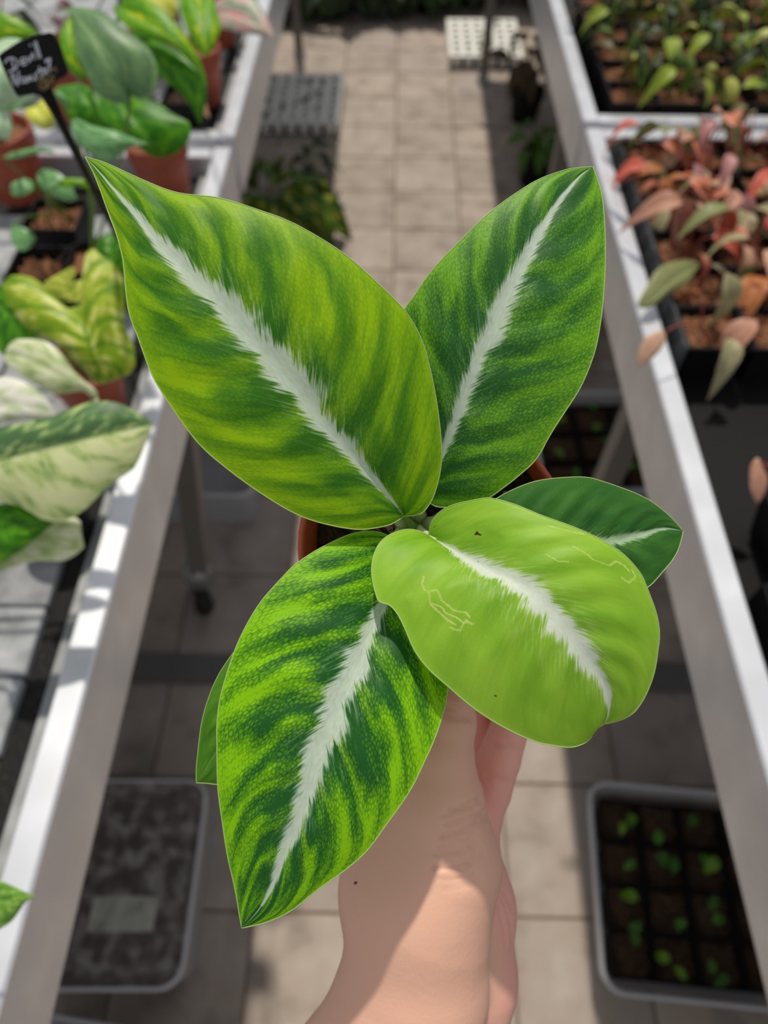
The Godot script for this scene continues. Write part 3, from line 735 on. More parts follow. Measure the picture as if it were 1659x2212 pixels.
# ------------------------------------------------------------------ the hand
var BONES := [
	[-.04382,1.14151,.12085,.05622,-.00698,1.207,.03994,.04029,.008],
	[-.00698,1.207,.03994,.04029,.01221,1.24177,-.00696,.02914,.01],
	[0.01221,1.24177,-.00696,.02914,.01395,1.26286,-.03559,.02827,.01],
	[0.00328,1.16725,.05663,.04316,.02472,1.1948,.01308,.03008,.012],
	[0.01395,1.26286,-.03559,.02827,.0232,1.27501,-.04974,.02269,.012],
	[0.0232,1.27501,-.04974,.02269,.02125,1.29244,-.06952,.01751,.008],
	[0.02125,1.29244,-.06952,.01751,.02175,1.30221,-.0836,.01294,.006],
	[0.02175,1.30221,-.0836,.01294,.02435,1.30892,-.09681,.0115,.004],
	[0.02435,1.30892,-.09681,.0115,.02611,1.31154,-.10937,.00975,.003],
	[0.00911,1.2628,-.04418,.02559,.01279,1.27427,-.06776,.01995,.014],
	[0.02472,1.1948,.01308,.03008,.0339,1.21053,-.01149,.02571,.008],
	[0.0339,1.21053,-.01149,.02571,.03553,1.22873,-.0377,.02295,.006],
	[0.03553,1.22873,-.0377,.02295,.03166,1.24909,-.06342,.01859,.006],
	[0.02841,1.21064,-.04133,.02236,.02572,1.22723,-.06515,.02124,.012],
	[0.03146,1.25125,-.06303,.01469,.03851,1.25732,-.08591,.00947,.006],
	[0.03851,1.25732,-.08591,.00947,.0442,1.26022,-.10771,.00887,.0012],
	[0.0442,1.26022,-.10771,.00887,.04425,1.2626,-.12866,.00867,.0012],
	[0.04425,1.2626,-.12866,.00867,.03824,1.26421,-.14489,.00793,.0012],
	[0.03532,1.24231,-.06075,.01283,.04662,1.25881,-.08119,.00999,.005],
	[0.04662,1.25881,-.08119,.00999,.05111,1.26856,-.09356,.00953,.0012],
	[0.05111,1.26856,-.09356,.00953,.05595,1.27763,-.1067,.00869,.0012],
	[0.05595,1.27763,-.1067,.00869,.0571,1.27477,-.12889,.00842,.0012],
	[0.0571,1.27477,-.12889,.00842,.04863,1.2682,-.15083,.00793,.0012],
	[0.03297,1.21921,-.06251,.01361,.04696,1.22845,-.08658,.01062,.005],
	[0.04696,1.22845,-.08658,.01062,.05416,1.23624,-.10493,.01004,.0015],
	[0.05416,1.23624,-.10493,.01004,.05673,1.24699,-.12746,.00944,.0015],
	[0.05673,1.24699,-.12746,.00944,.04774,1.25346,-.14712,.00864,.0015],
	[0.02707,1.20608,-.06453,.01361,.03951,1.2089,-.08635,.01013,.005],
	[0.03951,1.2089,-.08635,.01013,.04716,1.21515,-.106,.00931,.0015],
	[0.04716,1.21515,-.106,.00931,.0483,1.22576,-.1248,.00838,.0015],
]
var CREASES := [
	[[0.02503,1.30947,-.06275,.02802,1.30883,-.06356,.03106,1.30761,-.06465,.03411,1.30563,-.06624,.03741,1.30182,-.06838], 0.00055],
	[[0.02151,1.30879,-.06019,.0247,1.30884,-.06105,.02796,1.30828,-.06208,.03128,1.30702,-.06338,.03476,1.3046,-.06498], 0.00030],
	[[0.02295,1.30693,-.05733,.02674,1.30681,-.05833,.03063,1.3057,-.05961,.03462,1.30332,-.06147,.0391,1.29748,-.06421], 0.00050],
	[[0.02094,1.3042,-.05359,.02577,1.30427,-.0544,.03051,1.30342,-.05617,.03525,1.30104,-.05886,.04067,1.29287,-.06313], 0.00055],
	[[0.02029,1.30241,-.051,.02395,1.30251,-.05124,.02763,1.30208,-.05192,.03116,1.30134,-.05343,.03476,1.29962,-.05533], 0.00030],
	[[0.01892,1.30082,-.04804,.02309,1.30109,-.04825,.02727,1.3008,-.04901,.03132,1.29996,-.05066,.0355,1.29799,-.05269], 0.00040],
	[[0.01822,1.29914,-.04355,.02174,1.29931,-.04329,.0253,1.29914,-.04338,.0288,1.29877,-.04432,.03231,1.2979,-.04557], 0.00050],
	[[0.02099,1.30014,-.04565,.02509,1.30016,-.04611,.02924,1.2995,-.04682,.03341,1.29813,-.04815,.03773,1.29559,-.04988], 0.00030],
	[[0.0196,1.29787,-.0397,.02313,1.29787,-.03965,.02668,1.29755,-.03989,.03019,1.297,-.04086,.03373,1.29594,-.04209], 0.00030],
	[[0.02097,1.29673,-.03679,.02473,1.29662,-.03708,.0285,1.29616,-.03774,.03218,1.29542,-.03901,.03595,1.29397,-.04051], 0.00020],
	[[0.02251,1.32097,-.09874,.02488,1.32115,-.09759,.02739,1.32078,-.09688,.03009,1.31974,-.09678,.03294,1.31767,-.0971], 0.00030],
	[[0.02207,1.32089,-.09616,.0247,1.321,-.09506,.0275,1.32052,-.09459,.03051,1.3193,-.09492,.0337,1.31671,-.0958], 0.00030],
	[[0.02328,1.32096,-.10025,.02557,1.32108,-.09937,.02792,1.32065,-.09872,.0304,1.31961,-.09845,.03302,1.31761,-.09861], 0.00020],
	[[0.03739,1.29992,-.0769,.04428,1.27192,-.08455,.04747,1.27318,-.08422,.0506,1.27267,-.0832,.05386,1.27054,-.08233], 0.00040],
	[[0.04733,1.27923,-.09728,.05028,1.28082,-.09658,.05335,1.28124,-.09601,.05636,1.28015,-.09511,.0596,1.27705,-.09453], 0.00040],
	[[0.04462,1.28359,-.04009,.05179,1.24768,-.03886,.05398,1.24405,-.03342,.05576,1.23863,-.02795,.05663,1.23144,-.02239], 0.00030],
	[[0.04405,1.28017,-.03599,.04953,1.24898,-.03526,.05088,1.24652,-.03126,.05187,1.24362,-.0272,.05294,1.23926,-.02322], 0.00030],
	[[0.04417,1.28688,-.04482,.0465,1.27987,-.04205,.05275,1.24692,-.04227,.05466,1.24418,-.03854,.05677,1.24035,-.03493], 0.00030],
]
var MOLE := [-.0119,1.28361,-.03975]


var bone_a := PackedVector3Array()
var bone_b := PackedVector3Array()
var bone_n := 0

var bone_f := PackedFloat32Array()   # radius, growth, blend, 1 / length squared

func body_distance(p: Vector3) -> float:
	var d := 1e9
	for i in bone_n:
		var ap := p - bone_a[i]
		var ab := bone_b[i]
		var j := i * 4
		var h := clampf(ap.dot(ab) * bone_f[j + 3], 0.0, 1.0)
		var e := (ap - ab * h).length() - bone_f[j] - bone_f[j + 1] * h
		var k := bone_f[j + 2]
		var f := k - absf(d - e)
		d = minf(d, e)
		if f > 0.0:
			d -= f * f / k * 0.25
	return d

func build_hand() -> void:
	var lo := Vector3.INF
	var hi := -Vector3.INF
	bone_n = BONES.size()
	for q in BONES:
		var a := Vector3(q[0], q[1], q[2])
		var b := Vector3(q[4], q[5], q[6])
		bone_a.append(a)
		bone_b.append(b - a)
		bone_f.append_array([q[3], q[7] - q[3], q[8], 1.0 / (b - a).length_squared()])
		for e in [[a, q[3]], [b, q[7]]]:
			lo = lo.min(e[0] - Vector3.ONE * (e[1] + 0.004))
			hi = hi.max(e[0] + Vector3.ONE * (e[1] + 0.004))
	var cs := 0.0016
	var bl := 6
	var nb := Vector3i(((hi - lo) / (cs * bl)).ceil())
	var n := nb * bl + Vector3i.ONE
	var val := PackedFloat32Array()
	val.resize(n.x * n.y * n.z)
	val.fill(1e6)
	var sy := n.x
	var sz := n.x * n.y
	var cells := PackedInt32Array()
	var reach := cs * bl * 0.8661 + cs
	for bz in nb.z:
		for by in nb.y:
			for bx in nb.x:
				var c := lo + (Vector3(bx, by, bz) + Vector3.ONE * 0.5) * (cs * bl)
				if absf(body_distance(c)) > reach:
					continue
				for z in range(bz * bl, bz * bl + bl + 1):
					for y in range(by * bl, by * bl + bl + 1):
						for x in range(bx * bl, bx * bl + bl + 1):
							var k := x + y * sy + z * sz
							if val[k] > 1e5:
								val[k] = body_distance(lo + Vector3(x, y, z) * cs)
				for z in range(bz * bl, bz * bl + bl):
					for y in range(by * bl, by * bl + bl):
						for x in range(bx * bl, bx * bl + bl):
							cells.append(x + y * sy + z * sz)
	# one vertex in each cell that the surface crosses
	var verts := PackedVector3Array()
	var at := {}
	var corner := [0, 1, sy, sy + 1, sz, sz + 1, sz + sy, sz + sy + 1]
	var edges := [[0, 1], [2, 3], [4, 5], [6, 7], [0, 2], [1, 3], [4, 6], [5, 7], [0, 4], [1, 5], [2, 6], [3, 7]]
	for k in cells:
		var inside := 0
		for c in 8:
			if val[k + corner[c]] < 0.0:
				inside += 1
		if inside == 0 or inside == 8:
			continue
		var s := Vector3.ZERO
		var m := 0
		for e in edges:
			var a := val[k + corner[e[0]]]
			var b := val[k + corner[e[1]]]
			if (a < 0.0) != (b < 0.0):
				var f := a / (a - b)
				var p0 := Vector3(e[0] & 1, (e[0] >> 1) & 1, e[0] >> 2)
				var p1 := Vector3(e[1] & 1, (e[1] >> 1) & 1, e[1] >> 2)
				s += p0.lerp(p1, f)
				m += 1
		at[k] = verts.size()
		verts.append(lo + (Vector3(k % sy, (k / sy) % n.y, k / sz) + s / m) * cs)
	# normals from the field, fine creases pressed in
	var lines := []
	for w in CREASES:
		lines.append([vecs(w[0]), w[1]])
	var st := begin()
	st.set_smooth_group(1)
	var fine := noise(91, 40.0, 2)
	for i in verts.size():
		var v := verts[i]
		var e := 0.0012
		var d0 := body_distance(v)
		var nn := Vector3(body_distance(v + Vector3(e, 0, 0)) - d0, body_distance(v + Vector3(0, e, 0)) - d0, body_distance(v + Vector3(0, 0, e)) - d0).normalized()
		v -= nn * d0
		var press := 0.0
		for w in lines:
			var c: PackedVector3Array = w[0]
			if v.distance_squared_to(c[c.size() / 2]) > 0.0009:
				continue
			var best := 1.0
			for j in c.size() - 1:
				best = minf(best, v.distance_to(Geometry3D.get_closest_point_to_segment(v, c[j], c[j + 1])))
			press += w[1] * 3.4 * exp(-best * best / 1.2e-6)
		verts[i] = v - nn * press + nn * 0.00025 * fine.get_noise_3dv(v)
		# palm skin is pinker than the back of the hand
		var near := [1.0, 1.0]
		for j in bone_n:
			var g := 0 if j < 10 else 1
			var q := bone_a[j] + bone_b[j] * clampf((v - bone_a[j]).dot(bone_b[j]) * bone_f[j * 4 + 3], 0.0, 1.0)
			near[g] = minf(near[g], v.distance_to(q) - bone_f[j * 4])
		var pink := smoothstep(-0.004, 0.006, near[0] - near[1] + 0.004 * fine.get_noise_3dv(v * 3.0))
		st.set_color(Color(0.82, 0.475, 0.345).lerp(Color(0.86, 0.43, 0.34), pink))
		st.add_vertex(verts[i])
	for k in at:
		for ax in 3:
			var step: int = [1, sy, sz][ax]
			var u: int = [sy, sz, 1][ax]
			var w: int = [sz, 1, sy][ax]
			var a := val[k]
			var b := val[k + step]
			if (a < 0.0) == (b < 0.0) or not (at.has(k - u) and at.has(k - w) and at.has(k - u - w)):
				continue
			var q := [at[k], at[k - u], at[k - u - w], at[k - w]]
			if a > 0.0:
				q.reverse()
			for j in [0, 1, 2, 0, 2, 3]:
				st.add_index(q[3 - j] if false else q[j])
	st.generate_normals()
	var m := mat(Color.WHITE, 0.48, 0.0, 0.4)
	m.vertex_color_use_as_albedo = true
	m.subsurf_scatter_enabled = true
	m.subsurf_scatter_strength = 0.12
	var h := NoiseTexture2D.new()
	h.width = 512
	h.height = 512
	h.seamless = true
	var hn := noise(8, 0.05, 3, FastNoiseLite.TYPE_CELLULAR)
	h.noise = hn
	m.heightmap_enabled = true
	m.heightmap_texture = h
	m.heightmap_scale = 0.012
	m.uv1_triplanar = true
	m.uv1_world_triplanar = true
	m.uv1_scale = Vector3.ONE * 22.0
	var t := thing("person", Vector3(BONES[0][0], BONES[0][1], BONES[0][2]), "bare left forearm and hand holding up the silver-ribbed potted plant", "person")
	inst(st.commit(), "hand", m, t, -t.position)
	# a small mole on the wrist
	st = begin()
	lathe(st, [[0.0, 0.0003], [0.0005, 0.00028], [0.0009, 0.0]], Vector3(MOLE[0], MOLE[1], MOLE[2]), Basis(Vector3.RIGHT, 0.9), 8)
	part(st, "mole", mat(Color(0.36, 0.2, 0.13), 0.7), t)

# ------------------------------------------------------------------ left bench
var BG := {
	"heart": [[-.2644,1.2603,-.7329,-.2655,1.2667,-.7333,-.267,1.2726,-.7343,-.269,1.278,-.7359,-.2715,1.283,-.738,-.2746,1.2875,-.7408,-.2783,1.2916,-.7441,-.2824,1.2953,-.748,-.2871,1.2985,-.7526,-.2923,1.3014,-.7578,-.2979,1.3038,-.7638,-.304,1.3059,-.7704,-.3106,1.3077,-.7778,-.3179,1.3089,-.7856,-.3268,1.3085,-.7924,-.3366,1.3064,-.798], [-.2644,1.2603,-.7329,-.265,1.2572,-.7233,-.2729,1.2578,-.7186,-.2807,1.2607,-.718,-.2879,1.2644,-.7195,-.2937,1.2689,-.7232,-.2983,1.2739,-.7284,-.3021,1.2789,-.7346,-.3061,1.2837,-.7413,-.3099,1.2883,-.7489,-.3127,1.2929,-.7573,-.315,1.2974,-.7666,-.3171,1.3018,-.7765,-.3195,1.3059,-.787,-.3266,1.3087,-.7963,-.3366,1.3064,-.798], [-.2644,1.2603,-.7329,-.2536,1.2586,-.7255,-.2418,1.2624,-.7258,-.2352,1.2694,-.7314,-.2333,1.277,-.7387,-.2348,1.2843,-.7464,-.2401,1.2906,-.7535,-.2485,1.2954,-.7593,-.2577,1.2996,-.7652,-.2671,1.3035,-.7716,-.2764,1.3075,-.779,-.2866,1.3108,-.7862,-.2987,1.3118,-.7912,-.3116,1.3116,-.7953,-.3248,1.3105,-.7989,-.3366,1.3064,-.798]],
	"lobe_top": [[-.3133,1.2678,-.9181,-.3012,1.267,-.9055,-.2897,1.2657,-.8946,-.2785,1.2642,-.8857,-.2678,1.2622,-.8784,-.2582,1.2591,-.8719,-.2496,1.2551,-.8662,-.2417,1.2502,-.8616,-.2345,1.2445,-.8582,-.2281,1.238,-.8559,-.2222,1.2306,-.8546,-.2166,1.2226,-.8548], [-.3133,1.2678,-.9181,-.3208,1.2707,-.9141,-.3148,1.2652,-.8991,-.3039,1.261,-.8878,-.2917,1.2577,-.8796,-.2788,1.255,-.8743,-.266,1.2524,-.8707,-.2533,1.2498,-.8691,-.2429,1.2444,-.8651,-.2346,1.2372,-.8603,-.2257,1.23,-.8573,-.2166,1.2226,-.8548], [-.3133,1.2678,-.9181,-.308,1.2775,-.9235,-.2934,1.2795,-.919,-.2794,1.2777,-.9109,-.2668,1.2745,-.9028,-.2562,1.2697,-.894,-.2464,1.264,-.8861,-.2374,1.2577,-.879,-.2301,1.2502,-.8723,-.2243,1.2418,-.866,-.2199,1.2325,-.8603,-.2166,1.2226,-.8548]],
	"lobe_mid": [[-.3121,1.2377,-.9274,-.2982,1.2377,-.9115,-.2854,1.2368,-.8973,-.274,1.2348,-.8843,-.2635,1.2319,-.873,-.254,1.2281,-.8631,-.2456,1.2232,-.8547,-.2385,1.2172,-.8475,-.2328,1.2101,-.8415,-.2292,1.2016,-.8365,-.2282,1.1918,-.8325,-.2281,1.1811,-.8299], [-.3121,1.2377,-.9274,-.3111,1.235,-.911,-.3005,1.2322,-.8961,-.2903,1.229,-.8829,-.2808,1.2252,-.8712,-.2715,1.2209,-.8612,-.2617,1.2166,-.8537,-.2515,1.2123,-.8484,-.2426,1.2066,-.8436,-.2366,1.1991,-.8384,-.2318,1.1904,-.834,-.2281,1.1811,-.8299], [-.3121,1.2377,-.9274,-.2972,1.2431,-.9222,-.2818,1.2416,-.9089,-.2669,1.2398,-.8974,-.252,1.238,-.8886,-.2382,1.2351,-.8805,-.2272,1.2297,-.8713,-.2196,1.2222,-.8616,-.2173,1.213,-.8519,-.2189,1.2029,-.8432,-.2229,1.1923,-.8361,-.2281,1.1811,-.8299]],
	"lobe_low": [[-.3422,1.1949,-.8828,-.3323,1.1955,-.8677,-.3232,1.1954,-.8545,-.3148,1.1944,-.843,-.3074,1.1927,-.8332,-.3008,1.19,-.825,-.295,1.1865,-.8185,-.2898,1.182,-.8135,-.2855,1.1767,-.8101,-.2817,1.1704,-.8082,-.2785,1.1632,-.8078,-.2758,1.155,-.809], [-.3422,1.1949,-.8828,-.349,1.1947,-.8705,-.3494,1.1917,-.8555,-.3454,1.1877,-.8414,-.3387,1.1838,-.8298,-.3288,1.1811,-.8221,-.3187,1.1784,-.8168,-.3096,1.1745,-.8121,-.3011,1.1698,-.8084,-.293,1.1644,-.8062,-.2849,1.1586,-.8055,-.2758,1.155,-.809], [-.3422,1.1949,-.8828,-.3246,1.1999,-.8785,-.3074,1.2012,-.87,-.2913,1.2007,-.8612,-.2769,1.1983,-.8518,-.2652,1.1935,-.8411,-.2521,1.1896,-.8342,-.2394,1.1849,-.8284,-.2385,1.1761,-.8187,-.2467,1.1671,-.8109,-.2597,1.1596,-.8074,-.2758,1.155,-.809]],
	"lobe_yellow": [[-.3085,1.2653,-.9846,-.3002,1.2645,-.9751,-.2925,1.2631,-.9675,-.2855,1.261,-.9617,-.2792,1.2581,-.9577,-.2737,1.2545,-.9554,-.2687,1.25,-.9549,-.2642,1.2449,-.9562], [-.3085,1.2653,-.9846,-.3133,1.2618,-.9739,-.3064,1.2582,-.9645,-.2976,1.2551,-.9582,-.289,1.2517,-.9535,-.2806,1.248,-.9504,-.2721,1.2443,-.9494,-.2642,1.2449,-.9562], [-.3085,1.2653,-.9846,-.2981,1.2693,-.985,-.287,1.2699,-.9819,-.2774,1.2675,-.9763,-.2689,1.2638,-.9713,-.2625,1.2588,-.9663,-.2607,1.252,-.9607,-.2642,1.2449,-.9562]],
	"strip_one": [[-.305,1.2494,-.9181,-.2976,1.2493,-.9146,-.2904,1.249,-.9116,-.2834,1.2485,-.9091,-.2765,1.2477,-.9068,-.2699,1.2467,-.9049,-.2634,1.2455,-.9035,-.257,1.2441,-.9025], [-.305,1.2494,-.9181,-.2984,1.248,-.9137,-.2914,1.2469,-.9101,-.2845,1.2459,-.907,-.2776,1.2448,-.9044,-.2707,1.2438,-.9023,-.2637,1.2431,-.9011,-.257,1.2441,-.9025], [-.305,1.2494,-.9181,-.2979,1.2515,-.9188,-.29,1.2517,-.9171,-.2823,1.2515,-.9152,-.2749,1.2508,-.913,-.268,1.2493,-.9101,-.2616,1.2471,-.9069,-.257,1.2441,-.9025]],
	"strip_two": [[-.2935,1.2231,-.9155,-.2876,1.2225,-.9112,-.2819,1.2216,-.9075,-.2763,1.2205,-.904,-.2711,1.2191,-.9009,-.266,1.2175,-.8981,-.2611,1.2157,-.8957,-.2563,1.2137,-.8938], [-.2935,1.2231,-.9155,-.2893,1.221,-.9101,-.2841,1.2194,-.9057,-.2788,1.2178,-.9018,-.2734,1.2163,-.8984,-.268,1.2148,-.8956,-.2623,1.2136,-.8936,-.2563,1.2137,-.8938], [-.2935,1.2231,-.9155,-.2868,1.2245,-.9151,-.2802,1.224,-.9124,-.274,1.223,-.9094,-.2683,1.2214,-.9059,-.2631,1.2194,-.9023,-.2583,1.2169,-.8986,-.2563,1.2137,-.8938]],
	"hanging": [[-.2832,1.2076,-1.1475,-.2785,1.2059,-1.1316,-.2741,1.2038,-1.1169,-.2702,1.2013,-1.1035,-.267,1.1985,-1.0912,-.2644,1.1952,-1.08,-.2622,1.1915,-1.0699,-.2605,1.1874,-1.061,-.2591,1.1829,-1.0533,-.2581,1.1779,-1.0466,-.2574,1.1725,-1.0409,-.257,1.1666,-1.0364], [-.2832,1.2076,-1.1475,-.2926,1.2073,-1.1406,-.3004,1.2061,-1.1312,-.3004,1.2017,-1.1179,-.2973,1.1972,-1.1051,-.2933,1.1926,-1.0931,-.2887,1.188,-1.0818,-.2836,1.1834,-1.0713,-.2781,1.1788,-1.0614,-.2724,1.1741,-1.0522,-.2651,1.1701,-1.0445,-.257,1.1666,-1.0364], [-.2832,1.2076,-1.1475,-.2713,1.2089,-1.1433,-.2605,1.2081,-1.1348,-.2542,1.2043,-1.1225,-.2495,1.2,-1.11,-.2452,1.1954,-1.0981,-.2418,1.1906,-1.0865,-.2409,1.1855,-1.0751,-.2432,1.1805,-1.0645,-.247,1.1756,-1.0548,-.2516,1.1708,-1.0457,-.257,1.1666,-1.0364]],
	"behind_heart": [[-.3436,1.2869,-.8399,-.3419,1.2842,-.8291,-.3405,1.2811,-.8194,-.3389,1.2776,-.811,-.3373,1.2737,-.8037,-.3354,1.2695,-.7976,-.3328,1.265,-.793,-.3295,1.2604,-.7899,-.3262,1.2555,-.788,-.3233,1.25,-.7872], [-.3436,1.2869,-.8399,-.3474,1.2839,-.8301,-.3503,1.2803,-.8206,-.35,1.2758,-.8113,-.3479,1.271,-.803,-.3451,1.266,-.7958,-.3416,1.2608,-.7899,-.3369,1.2558,-.7856,-.3307,1.2514,-.7837,-.3233,1.25,-.7872], [-.3436,1.2869,-.8399,-.336,1.2853,-.8324,-.3313,1.2822,-.8237,-.3278,1.2785,-.8157,-.3246,1.2746,-.8086,-.3215,1.2703,-.8025,-.3189,1.2656,-.7973,-.3174,1.2605,-.7927,-.3172,1.2548,-.7888,-.3233,1.25,-.7872]],
	"green_low": [[-.3869,1.1901,-.91,-.3793,1.1898,-.8959,-.3727,1.1887,-.884,-.3666,1.1868,-.8744,-.3611,1.184,-.8672,-.3563,1.1804,-.862,-.3525,1.1757,-.8587,-.3497,1.1698,-.8573,-.3479,1.1629,-.8577,-.3467,1.1549,-.8601], [-.3869,1.1901,-.91,-.3981,1.1916,-.9031,-.4088,1.1917,-.8954,-.4058,1.1858,-.8819,-.3983,1.1799,-.8709,-.3894,1.1741,-.8627,-.3795,1.1685,-.8574,-.3691,1.1631,-.8549,-.3582,1.1582,-.8558,-.3467,1.1549,-.8601], [-.3869,1.1901,-.91,-.3755,1.1917,-.9019,-.3651,1.192,-.8941,-.3575,1.1899,-.8855,-.3518,1.1865,-.8777,-.3474,1.182,-.8714,-.3443,1.1766,-.8665,-.3422,1.1702,-.8631,-.3416,1.1628,-.861,-.3467,1.1549,-.8601]],
	"yellow_low": [[-.4499,1.1642,-.9066,-.4444,1.1644,-.8983,-.4398,1.1637,-.8918,-.4359,1.1623,-.887,-.4328,1.1601,-.8839,-.4305,1.1571,-.8824,-.429,1.1532,-.8826,-.4283,1.1485,-.8844], [-.4499,1.1642,-.9066,-.4564,1.1648,-.9007,-.4605,1.1632,-.8937,-.4545,1.16,-.8867,-.4481,1.1565,-.8819,-.4417,1.153,-.8792,-.435,1.1496,-.8792,-.4283,1.1485,-.8844], [-.4499,1.1642,-.9066,-.4426,1.1696,-.9079,-.4345,1.1731,-.9083,-.4284,1.1702,-.902,-.4245,1.166,-.896,-.4227,1.1608,-.8909,-.4233,1.1547,-.8869,-.4283,1.1485,-.8844]],
	"pale_round": [[-.4055,1.23,-.7742,-.4041,1.2368,-.7725,-.4036,1.2428,-.7719,-.4034,1.2483,-.7728,-.4031,1.2531,-.7752,-.4025,1.2574,-.7791,-.402,1.2611,-.7843,-.4018,1.2641,-.791,-.4019,1.2665,-.799,-.4022,1.2682,-.8085,-.4028,1.2693,-.8193,-.4041,1.2699,-.8317], [-.4055,1.23,-.7742,-.3947,1.2334,-.7714,-.3842,1.2367,-.7691,-.3761,1.2411,-.7703,-.3732,1.2468,-.7749,-.373,1.2522,-.7808,-.3741,1.2571,-.7878,-.3766,1.2613,-.7957,-.3802,1.2651,-.8047,-.3856,1.2681,-.8143,-.3938,1.2699,-.8239,-.4041,1.2699,-.8317], [-.4055,1.23,-.7742,-.413,1.2306,-.7671,-.4206,1.2331,-.7633,-.4243,1.2396,-.7672,-.4262,1.2462,-.773,-.4271,1.2525,-.7803,-.4269,1.2584,-.7887,-.426,1.2637,-.7982,-.4237,1.2682,-.8084,-.4191,1.2714,-.8184,-.4121,1.2718,-.8264,-.4041,1.2699,-.8317]],
	"white_disc": [[-.5006,1.1308,-.8927,-.4984,1.1365,-.8923,-.4971,1.1413,-.8934,-.4966,1.1452,-.8962,-.4966,1.1483,-.9007,-.4972,1.1505,-.9067,-.4987,1.152,-.9145,-.5012,1.1526,-.924], [-.5006,1.1308,-.8927,-.4916,1.1322,-.8892,-.4871,1.1373,-.8924,-.4846,1.1421,-.8972,-.4846,1.1464,-.9034,-.4876,1.1499,-.9105,-.4925,1.1525,-.9183,-.5012,1.1526,-.924], [-.5006,1.1308,-.8927,-.5069,1.1324,-.8892,-.5104,1.1374,-.8921,-.5122,1.1425,-.8972,-.5125,1.1471,-.9039,-.5108,1.1509,-.9115,-.5074,1.1534,-.9194,-.5012,1.1526,-.924]],
	"cream_side": [[-.4059,1.2235,-.835,-.4082,1.221,-.8271,-.4108,1.218,-.8199,-.4141,1.2148,-.8138,-.4186,1.2115,-.809,-.4255,1.2092,-.8069,-.4337,1.208,-.8079,-.4425,1.2064,-.8098], [-.4059,1.2235,-.835,-.4022,1.2194,-.8269,-.4029,1.2153,-.8191,-.4085,1.2121,-.8134,-.4159,1.2096,-.8097,-.4242,1.2076,-.8077,-.4332,1.2063,-.8075,-.4425,1.2064,-.8098], [-.4059,1.2235,-.835,-.4124,1.2238,-.833,-.4181,1.222,-.8284,-.4239,1.2198,-.8242,-.43,1.2173,-.8206,-.4365,1.2147,-.8176,-.4425,1.2112,-.8144,-.4425,1.2064,-.8098]],
	"drooping": [[-.3301,1.2353,-.7307,-.3224,1.2357,-.7216,-.3152,1.2358,-.7135,-.308,1.2357,-.7069,-.3009,1.2356,-.7018,-.294,1.2352,-.6982,-.2873,1.2347,-.6959,-.281,1.234,-.695,-.2749,1.2331,-.6955,-.2692,1.2318,-.6971,-.2638,1.2301,-.6996,-.2586,1.2278,-.7031,-.2538,1.2251,-.7076,-.2492,1.2219,-.713], [-.3301,1.2353,-.7307,-.3294,1.2314,-.7217,-.326,1.228,-.7124,-.3198,1.2252,-.7048,-.3132,1.2225,-.6982,-.306,1.2201,-.6929,-.2984,1.2179,-.689,-.2908,1.2158,-.686,-.2836,1.2175,-.6896,-.2777,1.2201,-.6953,-.2713,1.222,-.7009,-.2644,1.2228,-.706,-.2569,1.2221,-.7096,-.2492,1.2219,-.713], [-.3301,1.2353,-.7307,-.3242,1.2389,-.7287,-.3163,1.2393,-.7226,-.3088,1.2393,-.7173,-.3015,1.2392,-.7131,-.2944,1.2391,-.7104,-.2876,1.2388,-.7087,-.2811,1.2379,-.7076,-.2751,1.2363,-.7067,-.2696,1.234,-.7063,-.2643,1.2313,-.7066,-.2593,1.2282,-.7078,-.2543,1.2249,-.7099,-.2492,1.2219,-.713]],
	"hanging_small": [[-.3476,1.2522,-.7548,-.3439,1.2517,-.7523,-.3407,1.2507,-.7506,-.3385,1.2489,-.7491,-.337,1.2465,-.7481,-.336,1.2436,-.748,-.3354,1.2403,-.7486,-.3352,1.2366,-.7501], [-.3476,1.2522,-.7548,-.3473,1.2501,-.7518,-.3454,1.2481,-.7497,-.343,1.2462,-.7486,-.3409,1.244,-.748,-.3391,1.2415,-.7479,-.3374,1.2388,-.7484,-.3352,1.2366,-.7501], [-.3476,1.2522,-.7548,-.3441,1.2524,-.7553,-.3407,1.2511,-.7541,-.338,1.2492,-.753,-.3362,1.2466,-.7518,-.3351,1.2436,-.751,-.3347,1.2403,-.7505,-.3352,1.2366,-.7501]],
	"seedling_one": [[-.4557,1.1041,-.8551,-.4481,1.1044,-.8487,-.4409,1.1042,-.8433,-.4343,1.1034,-.8389,-.4281,1.1022,-.8355,-.4223,1.1004,-.8331,-.4171,1.098,-.8315,-.4124,1.095,-.8307,-.4082,1.0914,-.8307,-.4043,1.0872,-.8317], [-.4557,1.1041,-.8551,-.454,1.1011,-.8471,-.4486,1.0987,-.8404,-.4425,1.0965,-.8351,-.4362,1.0943,-.8309,-.4296,1.0923,-.8282,-.423,1.0903,-.8266,-.4165,1.0882,-.8259,-.4101,1.0866,-.8271,-.4043,1.0872,-.8317], [-.4557,1.1041,-.8551,-.4518,1.1091,-.8587,-.4428,1.1114,-.8588,-.4339,1.1114,-.8567,-.4261,1.1095,-.8531,-.4195,1.1066,-.8489,-.4138,1.1029,-.8448,-.4094,1.0982,-.8405,-.4067,1.0928,-.8361,-.4043,1.0872,-.8317]],
